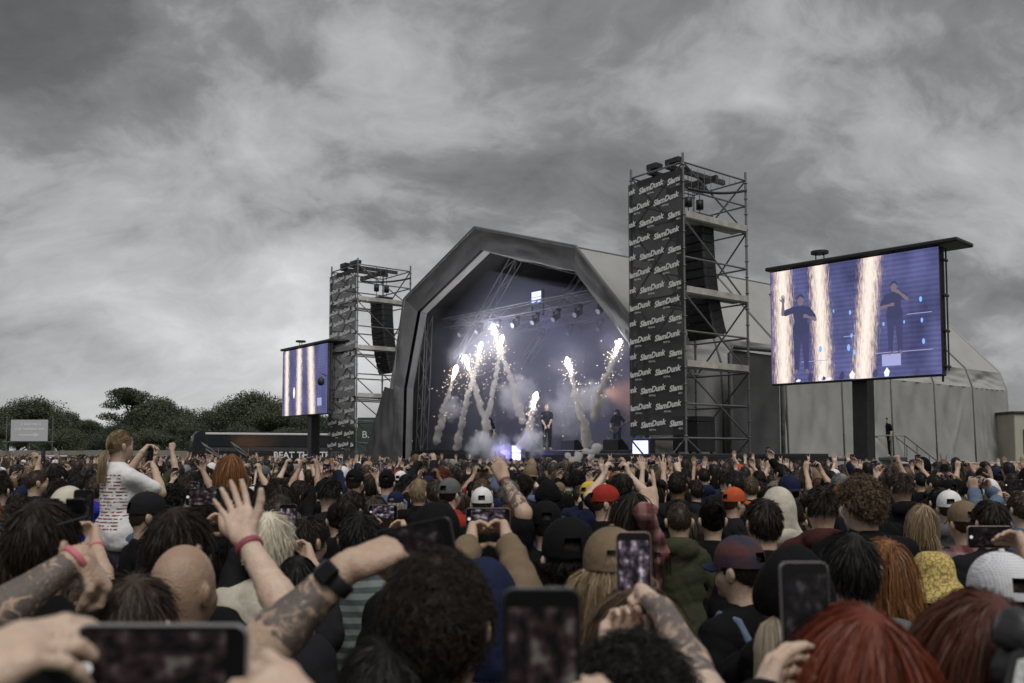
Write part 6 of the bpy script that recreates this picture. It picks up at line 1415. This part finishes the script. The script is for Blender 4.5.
# --- performers in the screen picture: flat figures in the plane of the display
EM['trou'] = M('picture_trousers', (0.01, 0.01, 0.012), 0.5, emit=(0.045, 0.048, 0.12), estr=1.0)
def pictured(x, z, sc_, F_, hair):
    kk = []
    for nm, me, m_ in (('picture_performer', body_mesh(F_, 'pictured_body', 0.03, 0.012, 0.010), EM['skin']), ('picture_shirt', make_top(F_, 'tee', 3, 0.025), EM['dark']), ('picture_trousers', TROU['m'], EM['trou']))+((('picture_hair', HM[hair], EM['dark']),) if hair else ()):
        q = setm(link(nm, me, DSP), m_); q.rotation_euler = (0, 0, math.pi); q.scale = (sc_, 0.012, sc_); q.location = (x, -0.010, z)
P1 = figure('m', (dict(w=(-0.16, 0.2, 1.25), f=(1, 0, 0.3), n=(0, 1, 0), e=(-0.4, 0, 1.1), pose='fist'), dict(w=(0.42, 0.1, 1.62), f=(0, 0, 1), n=(0, 1, 0), e=(0.5, 0, 1.1), pose='open')))
P2 = figure('m', (dict(w=(-0.12, 0.2, 1.48), f=(1, 0, 0.5), n=(0, 1, 0), e=(-0.4, 0, 1.2), pose='fist'), dict(w=(0.10, 0.2, 1.20), f=(-1, 0, 0), n=(0, 1, 0), e=(0.4, 0, 1.1), pose='fist')))
pictured(-1.58, DZB+0.25, 1.42, P1, 'short1'); pictured(1.35, DZB+0.62, 1.22, P2, 'short1')
# ================================================================== the rest of the crowd
CP = {}
def arm_(side, w, f, n, pose, e): return dict(w=(side*w[0], w[1], w[2]), f=(side*f[0], f[1], f[2]), n=(side*n[0], n[1], n[2]), pose=pose, e=(side*e[0], e[1], e[2]))
HOLD = lambda s: arm_(s, (0.112, 0.36, 1.735), (-0.18, 0.2, 0.95), (-1, 0.25, 0), 'grip', (0.5, 0.15, 1.35))
HOLDU = lambda s: arm_(s, (0.112, 0.30, 1.90), (-0.18, 0.15, 0.95), (-1, 0.25, 0), 'grip', (0.55, 0.1, 1.6))
ONE = lambda s: arm_(s, (0.12, 0.34, 1.80), (-0.05, 0.18, 0.97), (-0.35, -0.9, 0.1), 'grip', (0.5, 0.2, 1.35))
POSES = dict(down=('m', (None, None), 0), downf=('f', (None, None), 0), film=('m', (HOLD(-1), HOLD(1)), (0, 0.395, 1.815, 1)), filmf=('f', (HOLDU(-1), HOLDU(1)), (0, 0.335, 1.985, 1)), one=('m', (None, ONE(1)), (0.105, 0.395, 1.905, 0)), onef=('f', (ONE(-1), None), (-0.105, 0.395, 1.905, 0)),
             fist=('m', (None, arm_(1, (0.26, 0.16, 1.90), (0, 0.1, 1), (-0.2, 1, 0), 'fist', (0.6, 0.1, 1.5))), 0), openf=('f', (arm_(-1, (0.28, 0.14, 1.90), (0.1, 0.1, 1), (0, 1, 0), 'open', (0.6, 0, 1.5)), None), 0), horns=('m', (arm_(-1, (0.30, 0.2, 1.86), (0, 0.15, 1), (0, 1, 0), 'horns', (0.6, 0.1, 1.5)), None), 0),
             point=('m', (None, arm_(1, (0.22, 0.3, 1.85), (-0.1, 0.4, 0.9), (-0.3, 0.9, 0), 'point', (0.55, 0.1, 1.45))), 0), bothf=('f', (arm_(-1, (0.26, 0.14, 1.88), (0.05, 0.1, 1), (0, 1, 0), 'open', (0.6, 0, 1.5)), arm_(1, (0.26, 0.18, 1.86), (-0.05, 0.15, 1), (0, 1, 0), 'peace', (0.6, 0.1, 1.5))), 0))
for k, (sx, A, phn) in POSES.items():
    if k in ('down', 'downf'): F_ = BASE[sx]; bm = BODY[sx]; tops = {t_: top_for(sx, t_) for t_ in ('tee', 'hoodie', 'shirt')}
    else: F_ = figure(sx, A); bm = body_mesh(F_, 'body_'+k, 0.017, 0.009, 0.0065); tops = {t_: make_top(F_, t_, len(CP), 0.016) for t_ in ('tee', 'hoodie')}
    CP[k] = (sx, bm, tops, phn)
ZONE = [(-200, 75, 'at the left edge'), (75, 165, 'near the shoulder rider'), (165, 250, 'before the bus front'), (250, 330, 'below the far screen'), (330, 415, 'below the left tower'), (415, 490, 'below the leftmost flares'), (490, 560, 'below the singer'), (560, 632, 'below the guitarist'), (632, 690, 'below the right banner'), (690, 765, 'below the right tower'), (765, 860, 'below the big screen'), (860, 945, 'below the screen mast'), (945, 1300, 'at the right edge')]
zone = lambda px: next((n for a, b, n in ZONE if a <= px < b), 'at the right edge')
HN = dict(short1='short {c} hair', short2='thick {c} hair', crop='cropped {c} hair', curly='curly {c} hair', messy='messy {c} hair', long1='long {c} hair', long2='long wavy {c} hair', bob='bobbed {c} hair', tail='{c} ponytail', lowtail='low {c} ponytail', bun='{c} bun', under='undercut {c} hair')
CN = dict(darkbrown='dark brown', lightbrown='light brown', ash='ash blond')
PN = dict(down='', downf='', film='filming level', filmf='filming overhead', one='filming one-handed', onef='filming one-handed', fist='fist up', openf='open hand up', horns='horns sign up', point='pointing up', bothf='both hands up')
rr = random.Random(21)
def pick(d): k = list(d); return rr.choices(k, [d[x] for x in k])[0]
STG = S(-11.5, 3)
def clear(x, y, ytop, px):
    for a, b, c, d_, D_ in PROT:
        hw = 0.13*F/y
        if y < D_+0.3 and px+hw > a and px-hw < b and ytop < d_+4: return False
    for sx, sy in SPOTS:
        if (sx-x)**2+(sy-y)**2 < 0.40**2: return False
    return True
cand = []
y = 2.6
while y < 23.0:
    step = 0.46 if y < 9 else 0.50
    hw = 0.62*y+0.6; x = -hw+rr.uniform(0, 0.4)
    while x < hw:
        cand.append((x+rr.uniform(-0.14, 0.14), y+rr.uniform(-0.14, 0.14))); x += step
    y += 0.48 if y < 9 else 0.54
placed = []; NMID = 242
for x, y in cand:
    if len(placed) >= NMID: break
    if loc((x, y))[1] > -3.2: continue
    pose = pick(dict(down=42, downf=32, film=9, filmf=3, one=7, onef=4.5, fist=2, openf=2, horns=1.5, point=1.5, bothf=0.7) if y > 9.0 else dict(down=46, downf=36, film=5, one=4, onef=4) if y > 5.5 else dict(down=60, downf=40))
    sx, bm, tops, phn = CP[pose]
    hgt = rr.gauss(1.73 if sx == 'm' else 1.63, 0.055); s = hgt/1.76
    px, py = to_px((x, y, hgt+0.02)); 
    if px < -30 or px > 1054: continue
    if not clear(x, y, to_px((x, y, hgt+(0.32 if pose not in ('down', 'downf') else 0.02)))[1], px): continue
    placed.append((x, y, pose, s, px, py)); SPOTS.append((x, y))
recs = []
for x, y, pose, s, px, py in placed:
    sx, bm, tops, phn = CP[pose]; tk = rr.choice(list(tops)) if pose in ('down', 'downf') else pick(dict(tee=7, hoodie=3))
    tc = pick(dict(black=52, charcoal=14, grey=5, white=3.5, navy=6, denim=3.5, olive=3, maroon=2.5, red=1, green=2, tan=1, brown=2, lilac=0.6, blue=1.2, cream=0.8))
    sk = pick(dict(pale=4, fair=9, tan=4, brown=1, dark=0.5)); hcx = pick(dict(black=7, darkbrown=11, brown=7, lightbrown=2, blond=1.1, ash=0.5, red=0.15, auburn=1, ginger=0.7, grey=0.6))
    hs = pick(dict(short1=5, short2=5, crop=4, curly=2, messy=3, under=2)) if sx == 'm' else pick(dict(long1=5, long2=4, bob=3, tail=3, lowtail=2, bun=2, messy=1))
    hat = None; parts = [('body', bm, SKIN[sk], []), (tk, tops[tk], CLO[tc], []), ('trousers', TROU[sx], CLO[rr.choice(('black', 'charcoal', 'denim', 'navy'))], [])]
    q = rr.random()
    if q < (0.24 if sx == 'm' else 0.10):
        hat = rr.choice(('cap', 'cap', 'cap', 'capb', 'beanie')); hcol = pick(dict(black=8, charcoal=3, navy=2, white=1.5, grey=1.5, tan=1, red=0.6, olive=1)); parts.append(hat_part(hat, hcol))
        hs = 'capcrop' if sx == 'm' else 'capbob'
        if hat == 'beanie' and sx == 'm': hs = None
    if hs: parts.append(('hair', HM[hs], HAIR[hcx], []))
    look = f"{hcol} {dict(cap='cap', capb='backward cap', beanie='beanie')[hat]}" if hat else HN[hs].format(c=CN.get(hcx, hcx))
    lab = ', '.join(v for v in (look, f'{tc} {tk}', PN[pose], zone(px)) if v)
    d = STG-np.array((x, y, 0)); yaw = math.atan2(-d[0], d[1])*0.85+math.radians(rr.gauss(0, 13))
    recs.append([lab, px, py, (x, y, 0), yaw, s, parts, phn, pose])
def number(items, key, pos):
    """make every label single out one thing: those alike are counted from the left"""
    by = {}
    for it in items: by.setdefault(it[key], []).append(it)
    NTH = ['leftmost', 'second from left', 'third from left', 'fourth from left', 'fifth from left', 'sixth from left', 'seventh from left']
    for l_, g_ in by.items():
        if len(g_) > 1:
            for i, it in enumerate(sorted(g_, key=lambda t_: t_[pos])): it[key] = f'{l_}, {NTH[min(i, 6)]}'
number(recs, 0, 1)
phs = []
for lab, px, py, b, yaw, s, parts, phn, pose in recs:
    person(b, yaw, s, parts, 'person, '+lab, 'people farther into the crowd')
    if phn:
        lx, ly, lz, land = phn; c, s_ = math.cos(yaw), math.sin(yaw)
        P_ = (b[0]+s*(lx*c-ly*s_), b[1]+s*(lx*s_+ly*c), s*lz); pp = to_px(P_)
        phs.append([f"{'level' if land else 'upright'} phone among the crowd {zone(pp[0])}", pp[0], P_, yaw, land])
by = {}
for p_ in phs: by.setdefault(p_[0], []).append(p_)
for l_, g_ in by.items():
    for i, p_ in enumerate(sorted(g_, key=lambda t_: t_[1])):
        if len(g_) > 1: p_[0] = l_+', '+(['leftmost', 'second from left', 'third from left', 'fourth from left', 'fifth from left', 'sixth from left', 'seventh from left', 'eighth from left'][min(i, 7)])
for l_, _, P_, yaw, land in phs:
    phone(P_, yaw+rr.gauss(0, 0.08), (math.pi/2 if land else 0)+rr.gauss(0, 0.06), l_, rr.choice(('black', 'black', 'black', 'grey', 'white', 'blue')), rr.choice((0, 1, 1, 2, 3, 4)), 0, 1.0)

# ------------------------------------------------------------------ far crowd: one mass of simple upper bodies
def lat(cx_, rings, n=8):
    V = []; Q = []
    for (x, y_, z, rx, ry) in rings:
        for j in range(n): a = 2*math.pi*j/n; V.append((x+rx*math.cos(a), y_+ry*math.sin(a), z))
    for i in range(len(rings)-1):
        for j in range(n): Q.append((i*n+j, i*n+(j+1) % n, (i+1)*n+(j+1) % n, (i+1)*n+j))
    V.append((rings[-1][0], rings[-1][1], rings[-1][2]+0.005)); t_ = len(V)-1; o_ = (len(rings)-1)*n
    return np.array(V), [(*q,) for q in Q]+[(o_+j, o_+(j+1) % n, t_, t_) for j in range(n)]
def far_variant(kind, r):
    P = []                                       # (verts, quads, slot): slot 0 skin 1 top 2 hair 3 phone
    P.append((*lat(0, [(0, 0, 0.0, 0.12, 0.10), (0, 0, 0.85, 0.16, 0.11), (0, 0, 1.1, 0.165, 0.115), (0, 0, 1.33, 0.20, 0.12), (0, -0.01, 1.42, 0.17, 0.09), (0, -0.01, 1.47, 0.075, 0.07)]), 1))
    P.append((*lat(0, [(0, 0, 1.44, 0.055, 0.055), (0, 0.01, 1.54, 0.055, 0.06), (0, 0.02, 1.58, 0.07, 0.085), (0, 0.012, 1.66, 0.077, 0.097), (0, 0.01, 1.72, 0.06, 0.08)]), 0))
    if kind % 3 == 1: hr = [(0, -0.06, 1.36, 0.09, 0.05), (0, -0.05, 1.5, 0.10, 0.075), (0, -0.025, 1.62, 0.095, 0.09), (0, -0.01, 1.70, 0.092, 0.105), (0, 0, 1.755, 0.06, 0.075), (0, 0, 1.772, 0.02, 0.03)]
    else: hr = [(0, -0.045, 1.57, 0.07, 0.07), (0, -0.02, 1.63, 0.085, 0.09), (0, 0, 1.70, 0.088, 0.108), (0, 0.004, 1.75, 0.062, 0.08), (0, 0.004, 1.772, 0.02, 0.03)]
    P.append((*lat(0, hr), 2))
    def limb(a, b, c_, rad=0.036):
        V, Q = path_tube([a, b, c_], [rad*1.25, rad, rad*0.8], 6, False); P.append((np.array(V)[:12], Q[:6], 1 if kind % 2 else 0)); P.append((np.array(V)[6:], Q[:6], 0))
        hv, hq = lat(0, [(c_[0], c_[1], c_[2]-0.02, 0.026, 0.02), (c_[0], c_[1]+0.005, c_[2]+0.04, 0.040, 0.018), (c_[0], c_[1]+0.01, c_[2]+0.085, 0.040, 0.015)], 6); P.append((hv, hq, 0))
        for k2, (fx, fz) in enumerate(((-0.034, 0.055), (-0.012, 0.085), (0.011, 0.085), (0.034, 0.065))):
            if kind == 5 and k2 in (1, 2): fz = 0.02
            V, Q = path_tube([(c_[0]+fx*0.85, c_[1]+0.01, c_[2]+0.07), (c_[0]+fx*1.25, c_[1]+0.02, c_[2]+0.085+fz)], [0.011, 0.007], 4, False); P.append((np.array(V), Q, 0))
    if kind in (3, 4): limb((0.18, 0, 1.40), (0.27, 0.1, 1.58), (0.20, 0.22, 1.76))
    if kind in (5, 4): limb((-0.18, 0, 1.40), (-0.3, 0.08, 1.56), (-0.22, 0.2, 1.78))
    if kind in (6, 7):
        limb((0.18, 0, 1.40), (0.26, 0.2, 1.45), (0.11, 0.36, 1.72)); limb((-0.18, 0, 1.40), (-0.26, 0.2, 1.45), (-0.11, 0.36, 1.72))
        P.append((np.array(boxv(-0.08, 0.08, 0.385, 0.395, 1.76, 1.84)), BOXF, 3))
    return P
vr = [far_variant(k, rr) for k in range(8)]
FT = [CLO[c] for c in ('black', 'charcoal', 'grey', 'white', 'navy', 'maroon', 'olive', 'denim', 'red', 'lime')]; FTW = [56, 16, 6, 5, 8, 3, 4, 5, 1.2, 0.5]
FS = [SKIN[k] for k in ('fair', 'pale', 'tan')]; FH = [HAIR[k] for k in ('black', 'darkbrown', 'brown', 'lightbrown', 'blond', 'ginger', 'grey')]+[CLO['white'], CLO['orange'], CLO['navy']]; FHW = [14, 15, 9, 3, 2.5, 1.2, 1.2, 1.5, 0.5, 2]
mats = FT+FS+FH+[PCASE['black'], PCASE['grey'], PSM[0], PSM[2]]
VV, QQ, MI = [], [], []; off = 0
y = 4.0; npeople = 0
allp = np.array(SPOTS)
mn = max(p[1] for p in placed)-1.0
while y < 74:
    dx_ = 0.50 if y < 26 else 0.70; dy_ = 0.54 if y < 26 else 0.95
    hw = 0.60*y; x = -hw+rr.uniform(0, 0.4)
    while x < hw:
        X, Y = x+rr.uniform(-0.16, 0.16), y+rr.uniform(-0.16, 0.16); x += dx_
        if loc((X, Y))[1] > -3.2 or Y < mn: continue
        if Y > 34 and X > -4: continue
        if np.min((allp[:, 0]-X)**2+(allp[:, 1]-Y)**2) < 0.17: continue
        hg = rr.gauss(1.69, 0.075); px, py = to_px((X, Y, hg)); 
        if px < -25 or px > 1050 or not clear(X, Y, py-6, px): continue
        k = rr.choices(range(8), (22, 20, 18, 2.5, 0.8, 2.5, 3.5, 3))[0]; s = hg/1.77
        d = STG-np.array((X, Y, 0)); a = math.atan2(-d[0], d[1])*0.8+rr.gauss(0, 0.25); c_, s_ = math.cos(a)*s, math.sin(a)*s
        mt = rr.choices(range(len(FT)), FTW)[0]; msk = len(FT)+rr.randrange(3); mh = len(FT)+3+rr.choices(range(len(FH)), FHW)[0]; mp_ = len(FT)+3+len(FH)+rr.randrange(4)
        for V, Q, slot in vr[k]:
            W_ = np.empty_like(V, dtype=float); W_[:, 0] = X+V[:, 0]*c_-V[:, 1]*s_; W_[:, 1] = Y+V[:, 0]*s_+V[:, 1]*c_; W_[:, 2] = V[:, 2]*s
            VV.append(W_); QQ.append(np.array(Q)+off); off += len(V); MI.append(np.full(len(Q), (msk, mt, mh, mp_)[slot]))
        npeople += 1
    y += dy_
V = np.concatenate(VV); Q = np.concatenate(QQ); MI = np.concatenate(MI)
fl = [tuple(q) if q[2] != q[3] else (q[0], q[1], q[2]) for q in Q.tolist()]
me = bpy.data.meshes.new('crowd'); me.from_pydata(V.tolist(), [], fl)
for m in mats: me.materials.append(m)
me.polygons.foreach_set('material_index', MI.astype(np.int32)); me.polygons.foreach_set('use_smooth', np.ones(len(me.polygons), bool)); me.update()
o = link('crowd', me); tag(o, 'dense distant crowd packed between the nearer people and the stage', 'crowd', kind='stuff')
print('crowd', len(placed), npeople, len(me.polygons), min(p[1] for p in placed), max(p[1] for p in placed))
